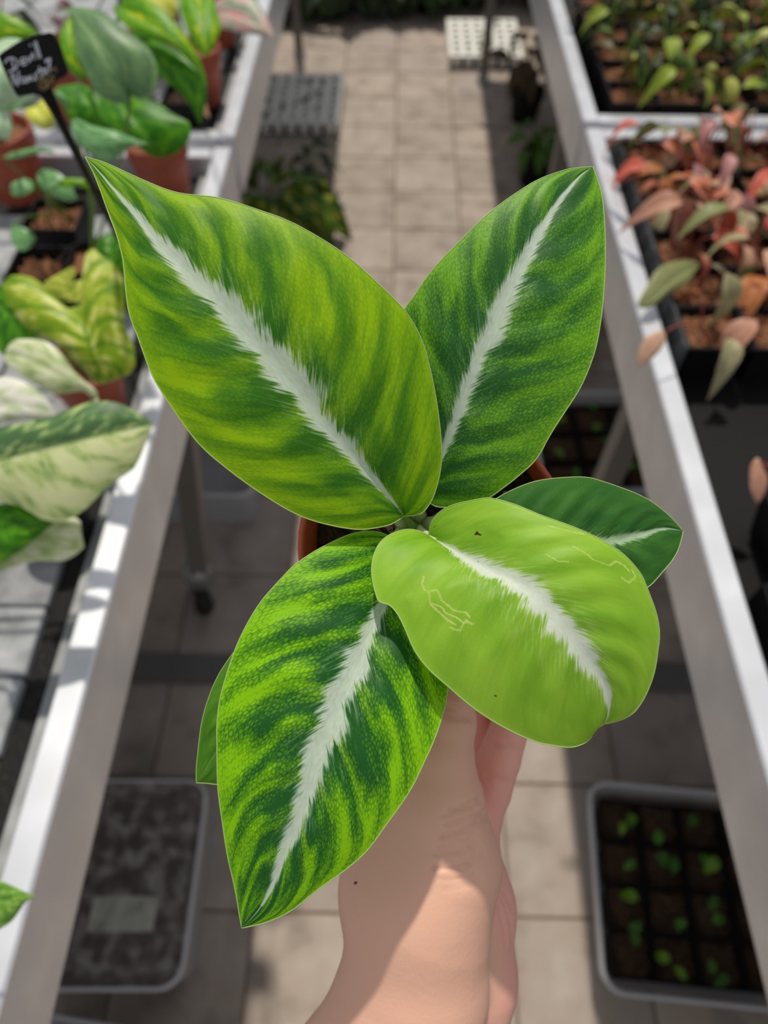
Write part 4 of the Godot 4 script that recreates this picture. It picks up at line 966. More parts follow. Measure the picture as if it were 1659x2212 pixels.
	"seedling_two": [[-.4727,1.0894,-.8686,-.4736,1.0905,-.8616,-.4755,1.0908,-.8562,-.4786,1.0905,-.8529,-.4828,1.0896,-.8516,-.4879,1.0878,-.8517,-.4936,1.0848,-.853,-.5002,1.0807,-.8557], [-.4727,1.0894,-.8686,-.4763,1.0926,-.8675,-.4807,1.0943,-.8656,-.4856,1.0941,-.8632,-.4909,1.0929,-.8613,-.4961,1.0904,-.8597,-.4985,1.0859,-.8574,-.5002,1.0807,-.8557], [-.4727,1.0894,-.8686,-.4689,1.0877,-.8606,-.4684,1.0855,-.8533,-.4729,1.084,-.8488,-.4788,1.0825,-.8466,-.4859,1.0812,-.8466,-.4936,1.0801,-.8491,-.5002,1.0807,-.8557]],
	"seedling_three": [[-.4768,1.1389,-.8347,-.4651,1.1429,-.832,-.4543,1.1459,-.8308,-.4445,1.148,-.8311,-.4354,1.1491,-.8329,-.427,1.1483,-.8348,-.4196,1.1453,-.8364,-.413,1.1412,-.8392], [-.4768,1.1389,-.8347,-.4657,1.1398,-.8295,-.4551,1.142,-.8282,-.4454,1.1438,-.8286,-.4365,1.1452,-.8307,-.4282,1.1456,-.8339,-.4203,1.144,-.8363,-.413,1.1412,-.8392], [-.4768,1.1389,-.8347,-.467,1.144,-.8355,-.4561,1.1469,-.8352,-.4458,1.1488,-.8358,-.4361,1.1498,-.8373,-.427,1.1495,-.8395,-.4188,1.1468,-.8405,-.413,1.1412,-.8392]],
	"seedling_four": [[-.3836,1.1528,-.7512,-.3758,1.1549,-.7526,-.3681,1.1561,-.7542,-.3606,1.1556,-.7546,-.3535,1.1538,-.7547,-.3472,1.1508,-.7543,-.3422,1.1463,-.7534,-.3376,1.1412,-.7529], [-.3836,1.1528,-.7512,-.377,1.1519,-.7503,-.3696,1.1524,-.7517,-.3624,1.1519,-.7527,-.3556,1.1503,-.753,-.3493,1.1476,-.7527,-.3438,1.1438,-.7517,-.3376,1.1412,-.7529], [-.3836,1.1528,-.7512,-.3784,1.1566,-.757,-.3699,1.1576,-.7591,-.3613,1.1571,-.7602,-.353,1.1554,-.7605,-.3456,1.1523,-.7595,-.3398,1.1474,-.757,-.3376,1.1412,-.7529]],
	"seedling_five": [[-.5086,1.0424,-.8353,-.5015,1.0438,-.8289,-.4953,1.0442,-.8239,-.4901,1.0436,-.8203,-.4858,1.042,-.8181,-.482,1.0397,-.8177,-.4787,1.0374,-.8201,-.476,1.0345,-.8246], [-.5086,1.0424,-.8353,-.5085,1.0393,-.8252,-.5045,1.0358,-.8161,-.4993,1.0321,-.8087,-.4918,1.0293,-.8048,-.4843,1.03,-.8081,-.4792,1.0321,-.8155,-.476,1.0345,-.8246], [-.5086,1.0424,-.8353,-.5025,1.0462,-.8352,-.4956,1.0473,-.8327,-.4895,1.0471,-.8304,-.4845,1.0455,-.8283,-.4806,1.0428,-.8266,-.4779,1.039,-.8254,-.476,1.0345,-.8246]],
	"arrow": [[-.3238,1.1269,-.5748,-.3204,1.1272,-.5691,-.3172,1.1274,-.5637,-.3141,1.1273,-.5585,-.3115,1.127,-.5537,-.3091,1.1264,-.549,-.307,1.1256,-.5447,-.3051,1.1245,-.5406,-.3034,1.1231,-.5368,-.3019,1.1215,-.5333,-.3006,1.1197,-.53,-.2993,1.1176,-.5271,-.2983,1.1153,-.5244,-.2974,1.1127,-.5219,-.2967,1.1099,-.5198,-.2962,1.1068,-.5178,-.2959,1.1034,-.5162,-.2958,1.0997,-.5147,-.2959,1.0958,-.5135,-.2962,1.0916,-.5125,-.2966,1.0871,-.5117,-.2971,1.0823,-.5112], [-.3238,1.1269,-.5748,-.335,1.1273,-.5745,-.3446,1.1312,-.5775,-.3507,1.1372,-.5838,-.3559,1.1435,-.5907,-.3651,1.1476,-.5946,-.3756,1.15,-.5963,-.3864,1.1499,-.5947,-.394,1.1461,-.5882,-.3924,1.1399,-.5787,-.3877,1.1341,-.5701,-.3813,1.1288,-.5625,-.3739,1.1237,-.5557,-.3655,1.1192,-.5499,-.3556,1.1158,-.5462,-.3454,1.113,-.5436,-.337,1.1082,-.5384,-.3289,1.1032,-.5331,-.3208,1.098,-.528,-.3136,1.0923,-.5221,-.3063,1.0865,-.5162,-.2971,1.0823,-.5112], [-.3238,1.1269,-.5748,-.3129,1.1316,-.5783,-.3103,1.1396,-.5858,-.3116,1.1476,-.5936,-.3124,1.1555,-.6017,-.311,1.1631,-.6098,-.3032,1.1686,-.6155,-.2935,1.1651,-.6088,-.2831,1.1621,-.6032,-.275,1.1575,-.5958,-.2704,1.1515,-.5868,-.2686,1.1449,-.5773,-.2685,1.138,-.5679,-.2692,1.131,-.5587,-.269,1.1239,-.5499,-.2636,1.1173,-.5424,-.2599,1.1101,-.5345,-.2589,1.1023,-.5261,-.2621,1.0945,-.5182,-.2731,1.0899,-.5149,-.2851,1.0859,-.5131,-.2971,1.0823,-.5112]],
	"arrow_back": [[-.3339,1.1107,-.6039,-.3379,1.1124,-.6063,-.342,1.1141,-.6087,-.3456,1.1161,-.6115,-.3475,1.1187,-.6152,-.3473,1.1216,-.6193,-.3464,1.1244,-.6234,-.3448,1.1271,-.6273,-.343,1.1297,-.6312,-.3412,1.1324,-.635], [-.3339,1.1107,-.6039,-.3434,1.1095,-.6045,-.3525,1.1103,-.6069,-.3606,1.1124,-.6107,-.3678,1.1155,-.6155,-.3724,1.1198,-.6215,-.3658,1.1232,-.6261,-.3576,1.1259,-.6292,-.3496,1.129,-.6324,-.3412,1.1324,-.635], [-.3339,1.1107,-.6039,-.3287,1.1123,-.6089,-.3276,1.1159,-.6155,-.3285,1.1198,-.622,-.3316,1.1227,-.6265,-.3359,1.1193,-.6215,-.3415,1.1188,-.6203,-.3404,1.1232,-.6257,-.3382,1.1278,-.6309,-.3412,1.1324,-.635]],
	"arrow_dark": [[-.4325,1.1077,-.6153,-.4227,1.1069,-.6058,-.4138,1.1052,-.5977,-.4061,1.1023,-.5908,-.3997,1.098,-.5848,-.3942,1.0927,-.5801,-.3886,1.0867,-.5774,-.3832,1.08,-.5764], [-.4325,1.1077,-.6153,-.4311,1.1009,-.5999,-.4286,1.0937,-.5854,-.4238,1.086,-.5722,-.4173,1.078,-.5609,-.4045,1.0734,-.5566,-.3928,1.0762,-.5651,-.3832,1.08,-.5764], [-.4325,1.1077,-.6153,-.4246,1.1165,-.6225,-.4135,1.1166,-.6186,-.4051,1.1111,-.6088,-.3968,1.1051,-.6003,-.3898,1.098,-.5923,-.3848,1.0896,-.5845,-.3832,1.08,-.5764]],
	"arrow_green": [[-.3086,1.0937,-.6676,-.3099,1.1009,-.6693,-.3119,1.107,-.6723,-.3141,1.1121,-.6768,-.3166,1.1163,-.6828,-.3184,1.1197,-.6905,-.3183,1.1221,-.6997,-.3182,1.1234,-.7102], [-.3086,1.0937,-.6676,-.3183,1.0979,-.6678,-.328,1.102,-.6692,-.3344,1.1078,-.6754,-.3358,1.1143,-.6847,-.3337,1.1199,-.6949,-.3278,1.1235,-.7045,-.3182,1.1234,-.7102], [-.3086,1.0937,-.6676,-.2974,1.0975,-.6676,-.2925,1.1043,-.6733,-.2915,1.111,-.6808,-.2939,1.1168,-.6891,-.2992,1.1213,-.6977,-.3071,1.1243,-.7061,-.3182,1.1234,-.7102]],
	"cream": [[-.2737,1.117,-.4564,-.2769,1.1239,-.4574,-.2804,1.1301,-.4588,-.2849,1.1353,-.4598,-.2904,1.1393,-.4604,-.2962,1.1426,-.4612,-.3023,1.1455,-.4626,-.3088,1.1478,-.4645,-.3156,1.1496,-.4669,-.3226,1.151,-.4699,-.33,1.1519,-.4735,-.338,1.1521,-.4773,-.3469,1.1507,-.4799,-.3563,1.1479,-.4819], [-.2737,1.117,-.4564,-.2797,1.1212,-.4568,-.2844,1.1265,-.4586,-.2911,1.1283,-.4562,-.2978,1.1292,-.4534,-.3049,1.1304,-.4518,-.312,1.1322,-.4521,-.3187,1.1348,-.4543,-.3254,1.1373,-.4574,-.3324,1.1394,-.4606,-.3396,1.1411,-.4644,-.3468,1.1428,-.4688,-.3535,1.1447,-.4744,-.3563,1.1479,-.4819], [-.2737,1.117,-.4564,-.2745,1.1249,-.4615,-.2802,1.1309,-.464,-.2865,1.1362,-.4664,-.2921,1.1417,-.47,-.2967,1.1474,-.4748,-.3015,1.1527,-.4801,-.3079,1.157,-.4847,-.3157,1.1599,-.4884,-.325,1.1608,-.4901,-.3348,1.1604,-.4908,-.3448,1.1589,-.491,-.3528,1.1544,-.4877,-.3563,1.1479,-.4819]],
	"white": [[-.3792,1.1235,-.4288,-.3689,1.1282,-.4287,-.3592,1.1321,-.4293,-.3499,1.1348,-.43,-.3409,1.1361,-.4302,-.3324,1.136,-.4304,-.3245,1.1348,-.4305,-.3172,1.1322,-.4304,-.3105,1.1285,-.4303,-.3042,1.124,-.4309], [-.3792,1.1235,-.4288,-.3735,1.1206,-.4203,-.3647,1.1201,-.4159,-.3556,1.1235,-.4184,-.3464,1.1256,-.4203,-.3372,1.1264,-.4216,-.3283,1.1263,-.4229,-.3198,1.125,-.4238,-.3116,1.124,-.4263,-.3042,1.124,-.4309], [-.3792,1.1235,-.4288,-.3772,1.1323,-.4378,-.3732,1.1406,-.4465,-.3625,1.1458,-.4519,-.3501,1.1483,-.4547,-.3377,1.1473,-.4534,-.3264,1.1439,-.4499,-.3167,1.1387,-.4449,-.309,1.132,-.4387,-.3042,1.124,-.4309]],
	"variegated": [[-.3949,1.1084,-.3717,-.3817,1.1152,-.3711,-.369,1.1215,-.3708,-.3567,1.1271,-.3705,-.3446,1.1317,-.3697,-.3329,1.1357,-.3689,-.3217,1.1396,-.369,-.3111,1.1434,-.3699,-.3009,1.1466,-.371,-.2909,1.1493,-.3722,-.2811,1.1514,-.3736,-.2717,1.153,-.3752,-.2624,1.1542,-.3772,-.2534,1.155,-.3795,-.2447,1.1553,-.3822,-.236,1.1551,-.3851,-.2276,1.1545,-.3884,-.2191,1.1533,-.3918,-.2108,1.1516,-.3954,-.2026,1.1495,-.3994], [-.3949,1.1084,-.3717,-.401,1.1043,-.3611,-.3904,1.1014,-.3511,-.3752,1.1034,-.3486,-.3601,1.1069,-.3486,-.3451,1.1086,-.3467,-.3306,1.1097,-.3444,-.3164,1.1101,-.3417,-.3039,1.1078,-.3357,-.2918,1.1052,-.3297,-.2783,1.1057,-.3289,-.2656,1.1087,-.3321,-.2549,1.1134,-.3384,-.246,1.1189,-.3463,-.2366,1.1238,-.354,-.2261,1.1276,-.3606,-.2158,1.1312,-.3676,-.2114,1.137,-.378,-.2071,1.1429,-.3889,-.2026,1.1495,-.3994], [-.3949,1.1084,-.3717,-.3967,1.1179,-.3777,-.3874,1.1267,-.3828,-.3761,1.1341,-.3864,-.3642,1.1403,-.3891,-.352,1.1455,-.3911,-.3396,1.1496,-.3924,-.3272,1.1524,-.3925,-.315,1.1548,-.3928,-.3032,1.157,-.3936,-.2918,1.1593,-.3952,-.2808,1.1614,-.3974,-.2705,1.164,-.4011,-.2605,1.1664,-.4051,-.2499,1.1672,-.4078,-.2392,1.1668,-.4093,-.2288,1.1646,-.4091,-.2192,1.1605,-.4068,-.2102,1.1555,-.404,-.2026,1.1495,-.3994]],
	"under_green": [[-.3982,1.0545,-.3291,-.3859,1.0623,-.3287,-.3744,1.0693,-.3288,-.3635,1.0753,-.3293,-.3531,1.0802,-.3298,-.3433,1.0841,-.3307,-.334,1.0869,-.3318,-.3251,1.0887,-.333,-.3167,1.0893,-.3344,-.3087,1.089,-.3361,-.3012,1.0878,-.3383,-.294,1.0858,-.3411], [-.3982,1.0545,-.3291,-.3938,1.0523,-.317,-.3863,1.0508,-.3065,-.3726,1.0539,-.3041,-.3596,1.0583,-.3048,-.3482,1.0634,-.3079,-.3374,1.0682,-.3117,-.3273,1.0723,-.316,-.3179,1.0761,-.3211,-.3094,1.0796,-.3272,-.3017,1.0829,-.3341,-.294,1.0858,-.3411], [-.3982,1.0545,-.3291,-.3908,1.0645,-.3346,-.3835,1.0741,-.3401,-.3746,1.0823,-.3449,-.3643,1.0887,-.3485,-.3534,1.0936,-.3511,-.3422,1.0964,-.3522,-.3312,1.0973,-.3519,-.3209,1.096,-.3498,-.3117,1.093,-.3464,-.3034,1.0887,-.3424,-.294,1.0858,-.3411]],
	"under_pale": [[-.3862,1.0405,-.3354,-.3744,1.0454,-.3354,-.3631,1.0498,-.3357,-.3522,1.0535,-.3361,-.3417,1.0565,-.3368,-.3316,1.0589,-.3377,-.3218,1.0605,-.3386,-.3122,1.0612,-.3393,-.303,1.0611,-.34,-.294,1.0599,-.3404,-.2856,1.0572,-.3397,-.2786,1.0521,-.3367], [-.3862,1.0405,-.3354,-.3832,1.0364,-.3244,-.3773,1.0331,-.3147,-.3647,1.0358,-.3147,-.3527,1.0393,-.3168,-.3413,1.0428,-.3196,-.3302,1.0459,-.3226,-.3188,1.0476,-.3245,-.3075,1.0472,-.3242,-.2964,1.047,-.3252,-.2866,1.0488,-.3297,-.2786,1.0521,-.3367], [-.3862,1.0405,-.3354,-.381,1.05,-.344,-.3711,1.0576,-.3501,-.358,1.0622,-.3528,-.3448,1.0656,-.3547,-.3318,1.0683,-.3563,-.3189,1.0699,-.3573,-.3062,1.0707,-.358,-.2937,1.0708,-.3584,-.2824,1.068,-.3557,-.2806,1.0602,-.3462,-.2786,1.0521,-.3367]],
	"corner": [[-.3006,1.0278,-.0471,-.2926,1.033,-.0486,-.285,1.0374,-.0502,-.2779,1.0408,-.0516,-.271,1.043,-.0528,-.2645,1.0442,-.0536,-.2584,1.0445,-.0545,-.2527,1.044,-.0555,-.2474,1.0427,-.0566,-.2423,1.0405,-.0578], [-.3006,1.0278,-.0471,-.2985,1.0249,-.0394,-.2946,1.0223,-.0322,-.2848,1.0239,-.032,-.2755,1.0266,-.0342,-.2676,1.03,-.0384,-.26,1.0329,-.0426,-.2545,1.0365,-.0485,-.2499,1.0398,-.0549,-.2423,1.0405,-.0578], [-.3006,1.0278,-.0471,-.2987,1.0351,-.054,-.2966,1.0423,-.0609,-.2911,1.0478,-.0663,-.2821,1.05,-.0678,-.2733,1.0503,-.0674,-.265,1.049,-.0655,-.2573,1.0464,-.0627,-.25,1.0433,-.0599,-.2423,1.0405,-.0578]],
	"corner_yellow": [[-.5113,1.2486,-.9744,-.4977,1.2471,-.9638,-.4851,1.2448,-.9551,-.4735,1.2421,-.9485,-.4624,1.239,-.9443,-.4518,1.2358,-.9428,-.4416,1.2326,-.9441,-.4321,1.229,-.9476], [-.5113,1.2486,-.9744,-.5077,1.2414,-.9583,-.5008,1.2346,-.9444,-.4868,1.231,-.9375,-.4723,1.2287,-.9344,-.458,1.2276,-.9352,-.4443,1.2272,-.9392,-.4321,1.229,-.9476], [-.5113,1.2486,-.9744,-.5009,1.2562,-.9797,-.4876,1.2535,-.972,-.4764,1.2486,-.963,-.4642,1.2447,-.9576,-.4521,1.2408,-.9543,-.4415,1.2355,-.9511,-.4321,1.229,-.9476]],
	"pink": [[-.3227,1.095,-1.3702,-.3069,1.1005,-1.3622,-.2914,1.1046,-1.3548,-.2766,1.1057,-1.3456,-.2628,1.105,-1.3365,-.2499,1.1031,-1.3281,-.2379,1.1,-1.3206,-.2268,1.0958,-1.3141,-.2162,1.0907,-1.3089,-.2057,1.085,-1.3054], [-.3227,1.095,-1.3702,-.3148,1.0907,-1.3529,-.302,1.0888,-1.3396,-.2882,1.0879,-1.3293,-.274,1.0878,-1.3218,-.2599,1.0879,-1.3165,-.2461,1.0877,-1.3123,-.2324,1.0872,-1.3094,-.219,1.0863,-1.3075,-.2057,1.085,-1.3054], [-.3227,1.095,-1.3702,-.3123,1.1071,-1.3766,-.2966,1.1165,-1.3796,-.2781,1.1224,-1.3791,-.2587,1.1232,-1.373,-.2412,1.1201,-1.3631,-.2285,1.1131,-1.349,-.2188,1.1045,-1.3345,-.2117,1.0949,-1.32,-.2057,1.085,-1.3054]],
	"vine_green": [[0.4373,.9648,-.8817,.4246,.9678,-.8723,.4129,.9698,-.8632,.4026,.9701,-.8535,.3934,.9695,-.8442,.3847,.9682,-.8356,.3766,.9662,-.8278,.3692,.9634,-.8207,.3618,.9602,-.8146,.3539,.9571,-.8103,.3455,.9542,-.8081,.3372,.9507,-.807], [0.4373,.9648,-.8817,.429,.9636,-.8691,.4211,.9621,-.8569,.4128,.9606,-.8457,.403,.9597,-.8368,.3921,.9597,-.8305,.3819,.9589,-.8243,.3733,.9564,-.8172,.3653,.9533,-.8104,.3566,.9505,-.8054,.3466,.9494,-.8042,.3372,.9507,-.807], [0.4373,.9648,-.8817,.4262,.9722,-.8816,.4123,.9762,-.877,.3987,.9791,-.8721,.3859,.9803,-.8662,.3742,.9798,-.8591,.3645,.9774,-.8507,.3576,.9733,-.8411,.352,.9683,-.8318,.3464,.9629,-.8232,.3412,.9571,-.8152,.3372,.9507,-.807]],
	"vine_pink": [[0.3422,.9913,-.7077,.3378,.9892,-.7032,.3336,.9869,-.6991,.3297,.9842,-.6953,.3261,.9811,-.6919,.3229,.9775,-.6886,.3199,.9736,-.6857,.3171,.9693,-.6832,.3145,.9646,-.6809,.3121,.9596,-.679], [0.3422,.9913,-.7077,.3445,.9871,-.7028,.3431,.9831,-.6976,.3403,.9791,-.693,.3369,.9753,-.6889,.3326,.9717,-.6856,.3279,.9681,-.6828,.3231,.9646,-.6803,.3181,.9611,-.6784,.3121,.9596,-.679], [0.3422,.9913,-.7077,.3353,.9916,-.709,.3288,.99,-.7073,.3228,.9876,-.7048,.3179,.9843,-.7015,.3149,.9799,-.6972,.3127,.9752,-.6927,.3114,.9702,-.6882,.3108,.9649,-.6837,.3121,.9596,-.679]],
	"tip_pink": [[0.4162,.9743,-.5094,.4083,.9738,-.5068,.404,.9704,-.5015,.403,.9656,-.4955,.4036,.96,-.49,.4064,.9538,-.4851,.4113,.9473,-.4812,.4168,.9401,-.4777], [0.4162,.9743,-.5094,.4196,.97,-.5045,.4229,.9658,-.4995,.4247,.9609,-.4944,.4238,.9558,-.4895,.4223,.9505,-.485,.4203,.945,-.481,.4168,.9401,-.4777], [0.4162,.9743,-.5094,.4118,.9776,-.5152,.4055,.9733,-.51,.4036,.9672,-.5031,.4044,.9606,-.4961,.4071,.9538,-.4895,.411,.9467,-.4833,.4168,.9401,-.4777]],
}


func stem(parent: Node3D, a: Vector3, b: Vector3, r: float, m: Material, sag := Vector3.ZERO, called := "stem") -> void:
	var pts := PackedVector3Array()
	for i in 8:
		var f := i / 7.0
		pts.append(a.lerp(b, f) + sag * 4.0 * f * (1.0 - f))
	var st := begin()
	tube(st, pts, [r * 1.25, r, r * 0.85], 7)
	part(st, called, m, parent)

func round_pot(parent: Node3D, at: Vector3, r: float, h: float, m: Material, soil: Material) -> void:
	var st := begin()
	lathe(st, [[0.0, 0.0, 1], [r * 0.72, 0.0, 1], [r * 0.93, h * 0.76, 1], [r * 0.99, h * 0.76, 1], [r, h * 0.985], [r * 0.98, h], [r * 0.93, h], [r * 0.92, h * 0.98], [r * 0.88, h * 0.7]], at, Basis(), 32)
	part(st, "pot", m, parent)
	st = begin()
	st.set_smooth_group(1)
	var nn := noise(int(at.x * 1000.0) + 5, 70.0, 3)
	for i in 7:
		for k in 24:
			var q := []
			for e in [[i, k], [i, k + 1], [i + 1, k + 1], [i + 1, k]]:
				var a: float = TAU * e[1] / 24
				var rr: float = r * 0.905 * e[0] / 7.0
				var p := at + Vector3(cos(a) * rr, h * 0.84, sin(a) * rr)
				q.append(p + Vector3(0, nn.get_noise_2d(p.x, p.z) * 0.008, 0))
			quad(st, q[0], q[3], q[2], q[1])
	part(st, "soil", soil, parent)

func square_pot_mesh(s: float, h: float) -> ArrayMesh:
	# square tapered pot with rounded lip, open at the top
	var st := begin()
	st.set_smooth_group(-1)
	var prof := [[0.36, 0.0], [0.475, 0.93], [0.5, 0.93], [0.5, 1.0], [0.465, 1.0], [0.44, 0.7]]
	for i in prof.size() - 1:
		for k in 4:
			var q := []
			for e in [[i, k], [i, k + 1], [i + 1, k + 1], [i + 1, k]]:
				var a: float = PI / 4 + PI / 2 * e[1]
				var rr: float = prof[e[0]][0] * s * sqrt(2.0)
				q.append(Vector3(cos(a) * rr, prof[e[0]][1] * h, sin(a) * rr))
			quad(st, q[0], q[3], q[2], q[1])
	return done(st)

func soil_mesh(s: float, sd: int) -> ArrayMesh:
	var st := begin()
	st.set_smooth_group(-1)
	var nn := noise(sd, 90.0, 3)
	var n := 12
	var f := func(i, k): return Vector3((i / float(n) - 0.5) * s, nn.get_noise_2d(i * s / n, k * s / n) * 0.014, (k / float(n) - 0.5) * s)
	for i in n:
		for k in n:
			quad(st, f.call(i, k), f.call(i + 1, k), f.call(i + 1, k + 1), f.call(i, k + 1))
	return done(st)

func put_leaf(parent: Node3D, key: String, m: Material, bulge := 0.03, ripple := 0.0) -> MeshInstance3D:
	var o := inst(leaf_of(BG[key], 24, 9, bulge, ripple, 6.0), "leaf", m, parent, -parent.position)
	return o

func leaf_base(key: String) -> Vector3:
	return vecs(BG[key][0])[0]

func build_left_plants() -> void:
	var g_deep := leaf_material(patchy_leaf(4, [Color(0.18, 0.42, 0.04), Color(0.27, 0.54, 0.04), Color(0.42, 0.66, 0.06)], [0.4, 0.75], Color(0.4, 0.6, 0.15), 128, 5.0), 0.6)
	var g_yel := leaf_material(patchy_leaf(6, [Color(0.32, 0.58, 0.03), Color(0.48, 0.70, 0.04), Color(0.86, 0.87, 0.14)], [0.45, 0.8], Color(0.7, 0.75, 0.2), 128, 3.0, 0.06), 0.65)
	var yel := leaf_material(patchy_leaf(7, [Color(0.82, 0.84, 0.25), Color(0.9, 0.9, 0.45)], [0.5], Color(0.9, 0.9, 0.6), 64, 3.0), 0.5)
	var grey := leaf_material(patchy_leaf(8, [Color(0.33, 0.47, 0.30), Color(0.39, 0.53, 0.34), Color(0.46, 0.6, 0.36), Color(0.72, 0.8, 0.5)], [0.35, 0.7, 1.05], Color(0.52, 0.64, 0.42), 160, 2.0, 0.1), 0.3, 0.4)
	var mint := leaf_material(patchy_leaf(10, [Color(0.36, 0.56, 0.33), Color(0.46, 0.66, 0.42), Color(0.58, 0.76, 0.52)], [0.4, 0.7], Color(0.55, 0.72, 0.45), 96, 4.0), 0.35, 0.35)
	var pale := leaf_material(patchy_leaf(11, [Color(0.66, 0.79, 0.62), Color(0.76, 0.86, 0.72)], [0.5], Color(0.7, 0.8, 0.6), 64, 3.0), 0.4)
	# variegated climber in a terracotta pot by the label
	var t := thing("potted_monstera", Vector3(-0.392, 0.899, -1.14), "split-leaved yellow variegated climber in a terracotta pot by the black label", "plant")
	round_pot(t, t.position, 0.05, 0.105, M.terra, M.coir)
	var root := t.position + Vector3(0, 0.088, 0)
	var rows := [["lobe_top", g_yel], ["lobe_mid", g_deep], ["lobe_low", g_deep], ["lobe_yellow", yel], ["strip_one", yel], ["strip_two", yel], ["green_low", g_deep], ["behind_heart", g_yel]]
	for e in rows:
		var o := put_leaf(t, e[0], e[1], 0.04)
		if e[0].begins_with("strip") or e[0] == "lobe_yellow":
			o.set_meta("label", "yellow sector of the split leaf")
	for k in ["lobe_top", "lobe_mid", "lobe_low", "green_low", "behind_heart"]:
		stem(t, root + Vector3(rng.randf_range(-0.012, 0.012), 0, rng.randf_range(-0.012, 0.012)), leaf_base(k), 0.0022, M.stem, Vector3(-0.02, 0.02, 0))
	for k in ["lobe_yellow", "strip_one", "strip_two"]:
		stem(t, leaf_base("lobe_top") if k != "strip_two" else leaf_base("lobe_mid"), leaf_base(k), 0.0014, M.stem, Vector3.ZERO, "petiole")
	# heart leaf plant
	t = thing("potted_philodendron", Vector3(-0.43, 0.899, -0.86), "grey-green heart-leaved plant standing beside the black label", "plant")
	round_pot(t, t.position, 0.042, 0.085, M.black, M.coir)
	root = t.position + Vector3(0, 0.07, 0)
	for e in [["heart", grey], ["drooping", mint], ["hanging_small", mint]]:
		put_leaf(t, e[0], e[1], 0.05)
		stem(t, root + Vector3(rng.randf_range(-0.01, 0.01), 0, 0), leaf_base(e[0]), 0.002, M.stem, Vector3(0.02, 0.02, 0))
	# plant with pale round leaves in the terracotta pot at the picture's edge
	t = thing("potted_plant", Vector3(-0.655, 0.899, -1.155), "terracotta pot with pale round leaves and yellow-green leaves behind the label", "plant")
	round_pot(t, t.position, 0.058, 0.11, M.terra, M.coir)
	root = t.position + Vector3(0, 0.09, 0)
	for e in [["pale_round", pale], ["white_disc", pale], ["cream_side", mint], ["corner_yellow", g_yel], ["yellow_low", yel]]:
		put_leaf(t, e[0], e[1], 0.04)
		stem(t, root + Vector3(rng.randf_range(-0.01, 0.01), 0, rng.randf_range(-0.01, 0.01)), leaf_base(e[0]), 0.002, M.stem, Vector3(0, 0.03, 0))
	# small seedlings in a black square pot
	t = thing("potted_seedling", Vector3(-0.512, 0.899, -0.965), "black square pot of small mint-green seedlings in brown coir", "plant")
	inst(square_pot_mesh(0.082, 0.082), "pot", M.black, t)
	inst(soil_mesh(0.072, 4), "soil", M.coir, t, Vector3(0, 0.068, 0))
	root = t.position + Vector3(0, 0.066, 0)
	for k in ["seedling_one", "seedling_two", "seedling_three", "seedling_four", "seedling_five"]:
		put_leaf(t, k, mint if k != "seedling_four" else g_yel, 0.03)
		stem(t, root + Vector3(rng.randf_range(-0.025, 0.025), 0, rng.randf_range(-0.025, 0.025)), leaf_base(k), 0.0016, M.stem, Vector3(-0.006, 0.01, 0))
	# a plainer black pot in front of it
	t = thing("nursery_pot", Vector3(-0.50, 0.899, -0.845), "empty black square pot full of brown coir, in front of the mint seedlings", "pot")
	inst(square_pot_mesh(0.082, 0.082), "pot", M.black, t)
	inst(soil_mesh(0.072, 9), "soil", M.coir, t, Vector3(0, 0.066, 0))
	# mottled arrow-leaved plant
	t = thing("potted_arrowhead", Vector3(-0.388, 0.899, -0.645), "arrow-shaped yellow and green mottled leaves in a terracotta pot", "plant")
	round_pot(t, t.position, 0.046, 0.085, M.terra, M.coir)
	var mott := leaf_material(patchy_leaf(13, [Color(0.48, 0.62, 0.10), Color(0.66, 0.74, 0.20), Color(0.86, 0.88, 0.52)], [0.4, 0.66], Color(0.36, 0.55, 0.08), 256, 7.0, 0.1, 0.8), 0.55)
	var mott2 := leaf_material(patchy_leaf(14, [Color(0.62, 0.70, 0.2), Color(0.80, 0.82, 0.36)], [0.5], Color(0.5, 0.6, 0.2), 96, 5.0, 0.2), 0.5)
	root = t.position + Vector3(0, 0.07, 0)
	for e in [["arrow", mott], ["arrow_back", mott2], ["arrow_dark", g_deep], ["arrow_green", g_deep]]:
		put_leaf(t, e[0], e[1], 0.05, 0.0012)
		stem(t, root, leaf_base(e[0]), 0.0022, M.stem, Vector3(0, 0.015, 0.01))
	# cream variegated plant near the camera
	t = thing("potted_plant", Vector3(-0.525, 0.899, -0.37), "plant with large cream and sage variegated leaves overhanging the bench rail", "plant")
	round_pot(t, t.position, 0.055, 0.09, M.black, M.coir)
	var cream := leaf_material(patchy_leaf(16, [Color(0.62, 0.72, 0.45), Color(0.80, 0.84, 0.62), Color(0.90, 0.92, 0.78)], [0.3, 0.6], Color(0.72, 0.8, 0.55), 192, 6.0, 0.14), 0.45)
	var whit := leaf_material(patchy_leaf(17, [Color(0.72, 0.80, 0.58), Color(0.88, 0.89, 0.80), Color(0.93, 0.93, 0.87)], [0.3, 0.5], Color(0.85, 0.88, 0.75), 128, 4.0, 0.12), 0.4)
	var vari := leaf_material(patchy_leaf(18, [Color(0.30, 0.44, 0.27), Color(0.45, 0.58, 0.34), Color(0.72, 0.79, 0.50), Color(0.84, 0.87, 0.64)], [0.22, 0.42, 0.72], Color(0.36, 0.5, 0.28), 320, 9.0, 0.12, 0.0, true), 0.4)
	root = t.position + Vector3(0, 0.078, 0)
	for e in [["cream", cream], ["white", whit], ["variegated", vari], ["under_green", g_deep], ["under_pale", cream]]:
		put_leaf(t, e[0], e[1], 0.05)
		stem(t, root + Vector3(rng.randf_range(-0.01, 0.01), 0, rng.randf_range(-0.01, 0.01)), leaf_base(e[0]), 0.003, M.stem_pale, Vector3(-0.01, 0.02, 0))
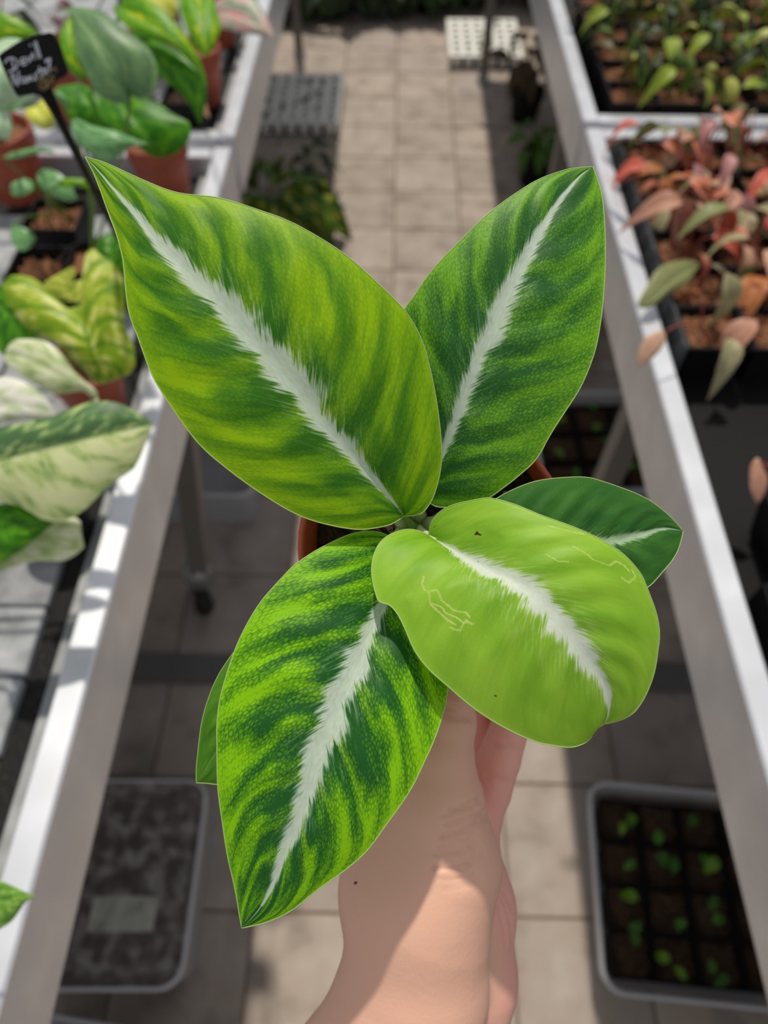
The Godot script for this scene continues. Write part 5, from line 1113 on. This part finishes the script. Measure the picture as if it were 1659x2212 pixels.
	# leaf tip that reaches in over the rail
	t = thing("potted_plant", Vector3(-0.45, 0.899, -0.02), "plant whose single pale green leaf tip reaches over the near rail", "plant")
	round_pot(t, t.position, 0.05, 0.085, M.black, M.coir)
	put_leaf(t, "corner", leaf_material(patchy_leaf(21, [Color(0.34, 0.55, 0.16), Color(0.46, 0.66, 0.24), Color(0.68, 0.8, 0.42)], [0.4, 0.75], Color(0.6, 0.75, 0.35), 128, 8.0), 0.5), 0.04)
	stem(t, t.position + Vector3(0, 0.07, 0), leaf_base("corner"), 0.0024, M.stem, Vector3(0, 0.02, 0))
	# black pot lying against the rail
	t = thing("nursery_pot", Vector3(-0.383, 0.899, -0.455), "round black pot against the rail under the cream leaf", "pot")
	round_pot(t, t.position, 0.04, 0.075, M.black, M.soil)
	# terracotta pot with a pink leaf on the far bench
	t = thing("potted_plant", Vector3(-0.39, 0.899, -1.485), "terracotta pot with one pink and grey leaf over the far rail", "plant")
	round_pot(t, t.position, 0.05, 0.1, M.terra, M.coir)
	put_leaf(t, "pink", leaf_material(patchy_leaf(22, [Color(0.52, 0.60, 0.48), Color(0.78, 0.74, 0.68), Color(0.86, 0.6, 0.6)], [0.38, 0.62], Color(0.7, 0.4, 0.4), 128, 3.0), 0.4), 0.05)
	stem(t, t.position + Vector3(0, 0.085, 0), leaf_base("pink"), 0.0024, M.stem_red, Vector3(0, 0.03, 0))
	put_leaf(t, "hanging", g_yel, 0.06)
	stem(t, t.position + Vector3(0, 0.085, 0), leaf_base("hanging"), 0.0024, M.stem, Vector3(0, 0.03, 0))
	# small black pot with a dry leaf
	t = thing("nursery_pot", Vector3(-0.392, 0.899, -1.365), "small black pot with a dry tan leaf beside the terracotta pots", "pot")
	inst(square_pot_mesh(0.075, 0.07), "pot", M.black, t)
	inst(soil_mesh(0.066, 12), "soil", M.soil, t, Vector3(0, 0.058, 0))
	var dl := inst(small_leaf(0.045, 0.016, 0.3), "dry_leaf", plain_leaf(Color(0.76, 0.6, 0.45), 0.3), t, Vector3(0.012, 0.062, 0.01))
	dl.rotation = Vector3(0.1, 0.9, 0.1)
	# more pots further along the left bench
	var far := [[-0.5, -1.62, "pink-stemmed dark plant in a terracotta pot, beyond the pink leaf"], [-0.62, -1.42, "dark leafy plant in a terracotta pot at the top edge, behind the climber"], [-0.40, -1.75, "red-leaved plant in a terracotta pot against the far left rail"], [-0.78, -1.55, "dark green plant in a terracotta pot beside the pink-stemmed one"]]
	for i in far.size():
		var f: Array = far[i]
		t = thing("potted_plant", Vector3(f[0], 0.899, f[1]), f[2], "plant", "terracotta pots on the far left bench")
		round_pot(t, t.position, 0.05, 0.1, M.terra, M.soil)
		bush(t, Vector3(0, 0.085, 0), 9, 0.07, 0.02, [plain_leaf(Color(0.17, 0.24, 0.12)), plain_leaf(Color(0.62, 0.2, 0.18)) if i == 2 else plain_leaf(Color(0.3, 0.18, 0.2)), g_deep][i % 3 if i < 3 else 0], M.stem_red, 100 + i, 0.09)

# a small leaf lying along +z from the origin, tip drooping
func small_leaf(l: float, w: float, droop: float) -> ArrayMesh:
	var m := PackedVector3Array()
	var a := PackedVector3Array()
	var b := PackedVector3Array()
	for i in 9:
		var t := i / 8.0
		var hw := w * pow(sin(PI * pow(t, 0.8)), 0.85) * (1.0 - 0.25 * t)
		var y := -droop * l * t * t + 0.12 * l * sin(PI * t)
		m.append(Vector3(0, y, l * t))
		a.append(Vector3(-hw, y + hw * 0.35, l * t))
		b.append(Vector3(hw, y + hw * 0.35, l * t))
	return blade(m, a, b, 8, 3, 0.05)

# stems with leaves all round, leaning out
func bush(parent: Node3D, at: Vector3, n: int, reach: float, width: float, m: Material, sm: Material, sd: int, high: float) -> void:
	var r := RandomNumberGenerator.new()
	r.seed = sd
	var shapes := [small_leaf(reach, width, 0.5), small_leaf(reach * 0.8, width * 1.1, 0.8), small_leaf(reach * 1.1, width * 0.9, 0.3)]
	for i in n:
		var an := TAU * (i + r.randf() * 0.7) / n * 1.6
		var out := Vector3(sin(an), 0, cos(an))
		var e := at + out * r.randf_range(0.2, 0.75) * reach + Vector3(0, high * r.randf_range(0.35, 1.1), 0)
		var st := begin()
		tube(st, PackedVector3Array([at, at.lerp(e, 0.5) + Vector3(0, 0.12 * high, 0), e]), [0.0022, 0.0016, 0.0012], 5)
		inst(done(st), "stem", sm, parent)
		var o := inst(shapes[i % 3], "leaf", m, parent, e)
		o.rotation = Vector3(r.randf_range(-0.2, 0.7), an, r.randf_range(-0.4, 0.4))

# ------------------------------------------------------------------ the handwritten plant label
var SIGN := [-.26634,1.3595,-.5602,.8658,-.4031,-.29649,.19693,.81918,-.53867,-.28794,1.15368,-.64916]
var BOARD := [-.02353,.00003,-.02006,.00389,-.01075,.01229,-.00046,.01927,.00941,.02384,.01187,.02337,.01639,.0176,.02086,.00687,.0226,.00279,.02025,-.00181,.01562,-.00486,.01265,-.00993,.00816,-.01662,.00354,-.01873,-.00049,-.01854,-.01019,-.02286,-.01234,-.02128,-.01693,-.01347,-.02115,-.00574]
var STAKE := [0.00812,-.0154]
var STROKES := [[-.01547,.00086,-.01322,-.00651], [-.01937,-.00338,-.01759,-.00046,-.0144,.00115,-.0117,.00009,-.01122,-.00298,-.01323,-.0063,-.01675,-.00832], [-.00867,-.00047,-.00609,.00141,-.00678,.00314,-.00871,.00219,-.00931,-.00064,-.00777,-.00183,-.00541,-.00011], [-.00506,.00426,-.00369,.00143,-.00205,.00636], [-.00186,.00748,-.00046,.00392], [-.00349,.01232,-.00304,.01182], [0.00036,.01552,.00367,.00612], [-.00082,.01445,.00236,.00544], [-.01523,-.00973,-.0132,-.01567], [-.01395,-.00885,-.01081,-.01581,-.01052,-.00664], [-.00914,-.01081,-.00823,-.01328,-.00605,-.01216,-.0061,-.00979,-.00807,-.00966,-.00914,-.01081], [-.00495,-.01242,-.00481,-.00836,-.003,-.01081,-.00285,-.00719,-.00081,-.00969], [0.00173,-.00466,-.00012,-.00592,.00136,-.00748,.00007,-.00924], [0.00272,-.00006,.00489,-.00622], [0.0017,-.00337,.0054,-.00063], [0.00615,-.00348,.00833,-.00159,.00738,.00033,.00587,-.00138,.0064,-.00429,.00872,-.00334], [0.00886,.00323,.01033,-.00072], [0.00683,.00408,.01008,.00735,.00967,.00237], [0.00679,.00537,.01008,.00735]]
var GOLD := [[0.00185,-.00954,.00487,-.00546,.00444,-.0105,.00767,-.00581,.00726,-.01086,.01048,-.00561], [0.00485,-.00492,.0104,-.00289,.01269,-.00393], [0.00224,-.01163,.00617,-.01225,.01058,-.00889,.01297,-.00583], [0.00342,-.01407,.00678,-.01375,.00951,-.01083], [0.01031,-.00018,.01361,.00234,.01426,-.00022], [0.00935,-.00536,.0117,-.0086,.01267,-.00338]]


func build_sign() -> void:
	var o := Vector3(SIGN[0], SIGN[1], SIGN[2])
	var ux := Vector3(SIGN[3], SIGN[4], SIGN[5])
	var uy := Vector3(SIGN[6], SIGN[7], SIGN[8])
	var un := ux.cross(uy)
	var foot := Vector3(SIGN[9], SIGN[10], SIGN[11])
	var t := thing("plant_label", foot, "black plant label on a stake with chalk-white handwriting", "label")
	var st := begin()
	st.set_smooth_group(-1)
	var n := BOARD.size() / 2
	var pts := []
	for i in n:
		pts.append(o + ux * BOARD[2 * i] + uy * BOARD[2 * i + 1])
	var th := un * 0.0016
	for i in n:
		var a: Vector3 = pts[i]
		var b: Vector3 = pts[(i + 1) % n]
		for p in [o + th, a + th, b + th, o - th, b - th, a - th]:
			st.add_vertex(p)
		quad(st, a + th, a - th, b - th, b + th)
	part(st, "board", M.black, t)
	st = begin()
	var neck: Vector3 = o + ux * STAKE[0] + uy * STAKE[1]
	tube(st, PackedVector3Array([neck - un * 0.001, neck.lerp(foot, 0.12), foot]), [0.0052, 0.0036, 0.003], 8)
	part(st, "stake", M.black, t)
	for e in [["lettering", STROKES, mat(Color(0.88, 0.9, 0.93), 0.8), 0.00042], ["price_scribble", GOLD, mat(Color(0.55, 0.48, 0.28), 0.8), 0.0004]]:
		st = begin()
		st.set_smooth_group(-1)
		for s in e[1]:
			for i in s.size() / 2 - 1:
				var a: Vector3 = o + ux * s[2 * i] + uy * s[2 * i + 1] + th * 1.15
				var b: Vector3 = o + ux * s[2 * i + 2] + uy * s[2 * i + 3] + th * 1.15
				var d := (b - a).normalized()
				var w: Vector3 = d.cross(un) * e[3]
				var c: Vector3 = d * e[3] * 0.7
				quad(st, a - c - w, b + c - w, b + c + w, a - c + w)
		part(st, e[0], e[2], t)

# ------------------------------------------------------------------ right bench
func ordinal(i: int) -> String:
	return ["first", "second", "third", "fourth", "fifth", "sixth", "seventh", "eighth"][i]

func seedling_pot(label: String, at: Vector3, group: String, leaves: Array, stems: Material, count: int, sd: int, len: float, high: float, spread: float) -> Node3D:
	var r := RandomNumberGenerator.new()
	r.seed = sd
	var t := thing("potted_seedling", at, label, "seedling", group)
	inst(M.sq_pot, "pot", M.black, t)
	inst(M.sq_soil[sd % 3], "soil", M.coir, t, Vector3(0, 0.058, 0))
	for i in count:
		var an := r.randf() * TAU
		var out := Vector3(sin(an), 0, cos(an))
		var root := Vector3(r.randf_range(-0.02, 0.02), 0.056, r.randf_range(-0.02, 0.02))
		var e := root + out * r.randf_range(0.01, spread) + Vector3(0, high * r.randf_range(0.3, 1.0), 0)
		var st := begin()
		tube(st, PackedVector3Array([root, root.lerp(e, 0.55) + Vector3(0, high * 0.12, 0), e]), [0.0014, 0.0011, 0.0009], 5)
		inst(done(st), "stem", stems, t)
		var o := inst(M.seed_leaf[r.randi() % 4], "leaf", leaves[r.randi() % leaves.size()], t, e)
		o.scale = Vector3.ONE * len * r.randf_range(0.75, 1.2)
		o.rotation = Vector3(r.randf_range(0.0, 0.95), an + r.randf_range(-0.6, 0.6), r.randf_range(-0.5, 0.5))
	return t

func build_right_pots() -> void:
	M.sq_pot = square_pot_mesh(0.0885, 0.072)
	M.sq_soil = [soil_mesh(0.079, 31), soil_mesh(0.079, 32), soil_mesh(0.079, 33)]
	M.seed_leaf = [small_leaf(1.0, 0.22, 0.35), small_leaf(1.0, 0.26, 0.6), small_leaf(1.0, 0.2, 0.2), small_leaf(1.0, 0.24, 0.85)]
	var red := []
	for c in [Color(0.84, 0.40, 0.33), Color(0.84, 0.52, 0.41), Color(0.78, 0.57, 0.48), Color(0.84, 0.66, 0.55), Color(0.54, 0.56, 0.36), Color(0.66, 0.63, 0.47), Color(0.74, 0.46, 0.28), Color(0.76, 0.53, 0.53)]:
		red.append(leaf_material(patchy_leaf(60 + red.size(), [c.darkened(0.12), c, c.lerp(Color(0.56, 0.6, 0.4), 0.25)], [0.42, 0.75], c.lightened(0.18), 48, 5.0, 0.2), 0.45))
	var green := []
	for c in [Color(0.20, 0.27, 0.12), Color(0.34, 0.46, 0.13), Color(0.58, 0.66, 0.2), Color(0.33, 0.39, 0.31), Color(0.36, 0.31, 0.16), Color(0.74, 0.76, 0.36), Color(0.28, 0.24, 0.14)]:
		green.append(leaf_material(patchy_leaf(80 + green.size(), [c.darkened(0.15), c, c.lightened(0.1)], [0.42, 0.75], c.lightened(0.2), 48, 5.0, 0.2), 0.45))
	var p := 0.0895
	for k in 7:
		for i in 4:
			if k == 6:
				continue
			var at := Vector3(0.4415 + i * p, 0.8685, -0.778 - k * p)
			var n := 3 if k < 2 else 7
			if i == 0 and k == 0:
				n = 2
			seedling_pot("black square pot of reddish seedlings, %s row from the empty end, %s from the rail" % [ordinal(k), ordinal(i)], at, "reddish seedlings in black square pots", red, M.stem_red, n, 300 + k * 10 + i, 0.07, 0.09, 0.05)
	# vine that trails over the rail from the pot next to it
	var v := thing("trailing_seedling", Vector3(0.43, 0.925, -0.80), "thin reddish vine trailing over the bench rail", "vine")
	for e in [["vine_green", Vector3(0.44, 0.925, -0.86), 4], ["vine_pink", Vector3(0.435, 0.925, -0.755), 3]]:
		put_leaf(v, e[0], red[e[2]], 0.06)
		stem(v, e[1], leaf_base(e[0]), 0.0016, M.stem_red, Vector3(0, 0.025, 0))
	var w := thing("potted_seedling", Vector3(0.475, 0.8685, -0.46), "lone black pot with a pink-tipped seedling near the camera", "seedling")
	inst(M.sq_pot, "pot", M.black, w)
	inst(M.sq_soil[0], "soil", M.coir, w, Vector3(0, 0.058, 0))
	put_leaf(w, "tip_pink", red[2], 0.06)
	stem(w, w.position + Vector3(0, 0.056, 0), leaf_base("tip_pink"), 0.0016, M.stem_red, Vector3(0, 0.02, 0))
	# far pots
	for k in 6:
		for i in 5:
			var at := Vector3(0.45 + i * p, 0.8685, -1.45 - k * p)
			seedling_pot("green seedlings in a black pot, %s row past the bench joint, %s from the rail" % [ordinal(k), ordinal(i)], at, "green seedlings in black square pots", green, M.stem, 5, 500 + k * 10 + i, 0.066, 0.08, 0.055)
	# the grey side of the tray that holds the reddish seedlings
	var ct := thing("seedling_tray", Vector3(0.394, 0.8686, -1.0), "grey plastic tray edge between the bench rail and the reddish seedlings", "tray")
	var cs := begin()
	box(cs, Vector3(0.3925, 0.8686, -1.275), Vector3(0.3955, 0.944, -0.732), 0.001)
	part(cs, "tray_side", mat(Color(0.3, 0.31, 0.32), 0.35), ct)
	for i in 13:
		cs = begin()
		box(cs, Vector3(0.3905, 0.869, -0.75 - i * 0.042), Vector3(0.3925, 0.943, -0.742 - i * 0.042), 0.0008)
		part(cs, "rib", mat(Color(0.36, 0.37, 0.38), 0.35), ct)
	# shallow carrier tray on the near end of the bench
	var t := thing("carrier_tray", Vector3(0.58, 0.8682, -0.34), "empty black plastic carrier tray at the near end of the seedling bench", "tray")
	var st := begin()
	box(st, Vector3(-0.17, 0, -0.05), Vector3(0.3, 0.006, 0.33), 0.001)
	inst(done(st), "tray_floor", M.black, t)
	for s in [[-0.17, -0.166, -0.05, 0.33], [0.296, 0.3, -0.05, 0.33], [-0.166, 0.296, -0.05, -0.046], [-0.166, 0.296, 0.326, 0.33]]:
		st = begin()
		box(st, Vector3(s[0], 0.006, s[2]), Vector3(s[1], 0.045, s[3]), 0.001)
		inst(done(st), "tray_side", M.black, t)

# ------------------------------------------------------------------ under the benches
func rounded_rect(x: float, z: float, r: float) -> PackedVector2Array:
	var out := PackedVector2Array()
	for c in [[1, 1, 0.0], [-1, 1, PI / 2], [-1, -1, PI], [1, -1, PI * 1.5]]:
		for k in 6:
			var a: float = c[2] + PI / 2 * k / 5.0
			out.append(Vector2(c[0] * (x - r) + cos(a) * r, c[1] * (z - r) + sin(a) * r))
	return out

func loft(st: SurfaceTool, rings: Array) -> void:
	# rings: [outline, height]
	st.set_smooth_group(1)
	for i in rings.size() - 1:
		var a: PackedVector2Array = rings[i][0]
		var b: PackedVector2Array = rings[i + 1][0]
		for k in a.size():
			var j := (k + 1) % a.size()
			quad(st, Vector3(a[k].x, rings[i][1], a[k].y), Vector3(b[k].x, rings[i + 1][1], b[k].y), Vector3(b[j].x, rings[i + 1][1], b[j].y), Vector3(a[j].x, rings[i][1], a[j].y))

func fill(st: SurfaceTool, ring: PackedVector2Array, y: float) -> void:
	st.set_smooth_group(-1)
	for k in range(1, ring.size() - 1):
		for e in [0, k, k + 1]:
			st.add_vertex(Vector3(ring[e].x, y, ring[e].y))

func clear_box(label: String, at: Vector3, turn: float, x: float, z: float, h: float, lid: bool) -> Node3D:
	var t := thing("plastic_box", at, label, "box", "clear plastic boxes on the floor")
	t.rotation.y = turn
	var st := begin()
	loft(st, [[rounded_rect(x * 0.9, z * 0.9, 0.03), 0.002], [rounded_rect(x * 0.975, z * 0.975, 0.035), h]])
	fill(st, rounded_rect(x * 0.9, z * 0.9, 0.03), 0.002)
	inst(done(st), "wall", M.clear, t)
	st = begin()
	loft(st, [[rounded_rect(x * 0.975, z * 0.975, 0.035), h - 0.012], [rounded_rect(x, z, 0.04), h - 0.012], [rounded_rect(x, z, 0.04), h], [rounded_rect(x - 0.003, z - 0.003, 0.04), h + 0.003], [rounded_rect(x * 0.965, z * 0.965, 0.035), h + 0.002], [rounded_rect(x * 0.965, z * 0.965, 0.035), h - 0.01]])
	inst(done(st), "rim", M.clear_rim, t)
	if lid:
		var lm := mottled(71, 0.02, [[0.0, Color(0.30, 0.265, 0.25)], [0.4, Color(0.39, 0.355, 0.34)], [0.62, Color(0.52, 0.49, 0.475)], [1.0, Color(0.72, 0.7, 0.69)]], 4.5, 0.5, 5, 256)
		st = begin()
		loft(st, [[rounded_rect(x * 0.965, z * 0.965, 0.035), h + 0.001], [rounded_rect(x * 0.93, z * 0.93, 0.035), h + 0.001], [rounded_rect(x * 0.91, z * 0.91, 0.035), h - 0.008], [rounded_rect(x * 0.8, z * 0.8, 0.03), h - 0.008], [rounded_rect(x * 0.79, z * 0.79, 0.03), h - 0.005]])
		fill(st, rounded_rect(x * 0.79, z * 0.79, 0.03), h - 0.005)
		inst(done(st), "lid", lm, t)
	return t

func seed_box(label: String, at: Vector3, turn: float, x: float, z: float, h: float, sd: int, cols: int, rows: int, where: String) -> void:
	var b := clear_box(label, at, turn, x, z, h, false)
	var r := RandomNumberGenerator.new()
	r.seed = sd
	var leafm := [plain_leaf(Color(0.30, 0.52, 0.12), 0.5), plain_leaf(Color(0.24, 0.44, 0.14), 0.4), plain_leaf(Color(0.42, 0.6, 0.14), 0.5)]
	var px := x * 1.72 / cols
	var pz := z * 1.72 / rows
	for k in rows:
		for i in cols:
			var o := Vector3((i - (cols - 1) / 2.0) * px, 0.006, (k - (rows - 1) / 2.0) * pz)
			var t := thing("potted_seedling", at + Basis(Vector3.UP, turn) * o, "sprout pot in the %s, %s row back, %s from the aisle" % [where, ordinal(rows - 1 - k), ordinal(i)], "seedling", "sprouts in black pots inside plastic boxes")
			t.rotation.y = turn
			inst(M.sq_pot, "pot", M.black, t).scale = Vector3(px / 0.091, 1.05, pz / 0.091)
			var s := inst(M.sq_soil[r.randi() % 3], "soil", M.soil_light, t, Vector3(0, 0.06, 0))
			s.scale = Vector3(px / 0.091, 1, pz / 0.091)
			for j in 1 + r.randi() % 2:
				var p := Vector3(r.randf_range(-0.025, 0.025), 0.06, r.randf_range(-0.025, 0.025))
				var e := p + Vector3(0, r.randf_range(0.012, 0.03), 0)
				var st := begin()
				tube(st, PackedVector3Array([p, e]), [0.0012], 5)
				inst(done(st), "stem", M.stem, t)
				var l := inst(M.seed_leaf[r.randi() % 4], "leaf", leafm[r.randi() % 3], t, e)
				l.scale = Vector3(1.5, 1, 1) * r.randf_range(0.026, 0.038)
				l.rotation = Vector3(r.randf_range(-0.1, 0.3), r.randf() * TAU, 0)

func seed_tray(label: String, at: Vector3, x: float, z: float, nx: int, nz: int, sd: int) -> void:
	# white foam tray with square holes: bars and cross bars over a dark floor
	var t := thing("seed_tray", at, label, "tray", "white seed trays on the floor")
	var r := RandomNumberGenerator.new()
	r.seed = sd
	var st := begin()
	box(st, Vector3(-x, 0.0, -z), Vector3(x, 0.008, z), 0.002)
	inst(done(st), "tray_floor", M.mud, t)
	var px := 2.0 * x / nx
	var pz := 2.0 * z / nz
	st = begin()
	for i in nx + 1:
		var c := -x + i * px
		box(st, Vector3(c - px * 0.23, 0.008, -z - pz * 0.23), Vector3(c + px * 0.23, 0.055, z + pz * 0.23), 0.003)
	for k in nz + 1:
		var c := -z + k * pz
		box(st, Vector3(-x, 0.0085, c - pz * 0.23), Vector3(x, 0.0545, c + pz * 0.23), 0.003)
	inst(done(st), "cell_grid", M.foam, t)
	var lm := [plain_leaf(Color(0.24, 0.30, 0.14), 0.4), plain_leaf(Color(0.34, 0.38, 0.2), 0.4), plain_leaf(Color(0.20, 0.24, 0.12), 0.4)]
	for i in nx:
		for k in nz:
			var c := Vector3(-x + (i + 0.5) * px, 0.012, -z + (k + 0.5) * pz)
			for j in 1:
				var l := inst(M.seed_leaf[r.randi() % 4], "leaf", lm[r.randi() % 3], t, c + Vector3(r.randf_range(-0.01, 0.01), r.randf_range(0.02, 0.05), r.randf_range(-0.01, 0.01)))
				l.scale = Vector3(1.3, 1, 1) * r.randf_range(0.025, 0.045)
				l.rotation = Vector3(r.randf_range(-0.9, 0.2), r.randf() * TAU, 0)

func floor_plant(label: String, at: Vector3, r: float, h: float, n: int, reach: float, width: float, m: Material, sd: int, high: float) -> void:
	var t := thing("floor_plant", at, label, "plant", "potted plants on the floor")
	round_pot(t, at, r, h, M.black, M.soil)
	bush(t, Vector3(0, h * 0.84, 0), n, reach, width, m, M.stem, sd, high)

func build_under_benches() -> void:
	M.soil_light = mottled(58, 0.09, [[0.0, Color(0.12, 0.09, 0.07)], [0.5, Color(0.30, 0.22, 0.16)], [0.75, Color(0.52, 0.39, 0.27)], [1.0, Color(0.82, 0.66, 0.5)]], 14.0, 0.95, 4, 256, 0.0, 0.2)
	var lb := clear_box("lidded plastic box with a brown dusty lid and a white label, under the left bench", Vector3(-0.50, 0, -0.182), 0.02, 0.155, 0.172, 0.16, true)
	var st := begin()
	box(st, Vector3(-0.025, 0.1548, 0.03), Vector3(0.09, 0.1562, 0.085), 0.0003)
	inst(done(st), "paper_label", mottled(73, 0.03, [[0.0, Color(0.5, 0.5, 0.46)], [0.5, Color(0.68, 0.68, 0.64)], [1.0, Color(0.76, 0.76, 0.72)]], 8.0, 0.8, 3, 64), lb)
	clear_box("second plastic box, only its rounded corner showing at the bottom edge", Vector3(-0.50, 0, 0.20), -0.12, 0.14, 0.17, 0.14, false)
	clear_box("milky plastic box standing behind the caster wheel", Vector3(-0.50, 0, -1.22), 0.0, 0.15, 0.17, 0.15, false)
	seed_box("clear plastic box of sprouts in black pots, nearest box under the red seedling bench", Vector3(0.575, 0, -0.19), -0.07, 0.185, 0.18, 0.115, 5, 4, 4, "nearest clear box")
	seed_box("clear plastic box of sprouts further under the red seedling bench, beyond the leg", Vector3(0.575, 0, -1.29), 0.03, 0.185, 0.18, 0.115, 6, 3, 3, "farther clear box")
	seed_tray("white seed tray on the floor under the far left bench", Vector3(-0.43, 0.0, -3.32), 0.165, 0.215, 6, 7, 1)
	seed_tray("white seed tray on the floor under the far right bench", Vector3(0.42, 0.0, -3.95), 0.165, 0.2, 6, 6, 2)
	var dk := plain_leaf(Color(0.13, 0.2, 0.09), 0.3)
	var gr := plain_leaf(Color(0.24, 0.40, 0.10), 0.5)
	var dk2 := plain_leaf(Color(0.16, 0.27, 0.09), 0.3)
	var ye := leaf_material(patchy_leaf(90, [Color(0.22, 0.36, 0.10), Color(0.36, 0.48, 0.12), Color(0.74, 0.70, 0.3)], [0.5, 0.72], Color(0.4, 0.5, 0.2), 64, 3.0, 0.05), 0.5)
	floor_plant("broad-leaved green and yellow plant on the floor below the left bench", Vector3(-0.46, 0, -2.35), 0.06, 0.1, 12, 0.2, 0.075, ye, 21, 0.16)
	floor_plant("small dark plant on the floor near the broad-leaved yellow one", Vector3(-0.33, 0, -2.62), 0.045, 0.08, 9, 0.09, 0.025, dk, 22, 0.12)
	floor_plant("brownish leafy plant in a black pot by the far right bench leg", Vector3(0.56, 0, -3.25), 0.075, 0.13, 18, 0.13, 0.035, plain_leaf(Color(0.24, 0.19, 0.11), 0.3), 23, 0.2)
	floor_plant("bright green small plant in a black pot below the right bench", Vector3(0.55, 0, -2.75), 0.07, 0.12, 14, 0.09, 0.03, gr, 24, 0.1)
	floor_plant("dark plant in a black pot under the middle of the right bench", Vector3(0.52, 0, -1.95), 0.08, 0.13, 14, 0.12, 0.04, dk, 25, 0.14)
	var ends := [[-0.62, -4.35], [-0.36, -4.33], [-0.1, -4.40], [0.15, -4.42], [0.36, -4.50], [0.75, -4.5], [-0.24, -4.62], [0.05, -4.68], [0.55, -4.8], [-0.55, -4.68]]
	var words := ["under the left bench end", "left of the aisle end", "closing the aisle, left half", "closing the aisle, right half", "right of the aisle end", "under the right bench end", "second rank, left", "second rank, middle", "second rank, right", "second rank, far left"]
	for i in ends.size():
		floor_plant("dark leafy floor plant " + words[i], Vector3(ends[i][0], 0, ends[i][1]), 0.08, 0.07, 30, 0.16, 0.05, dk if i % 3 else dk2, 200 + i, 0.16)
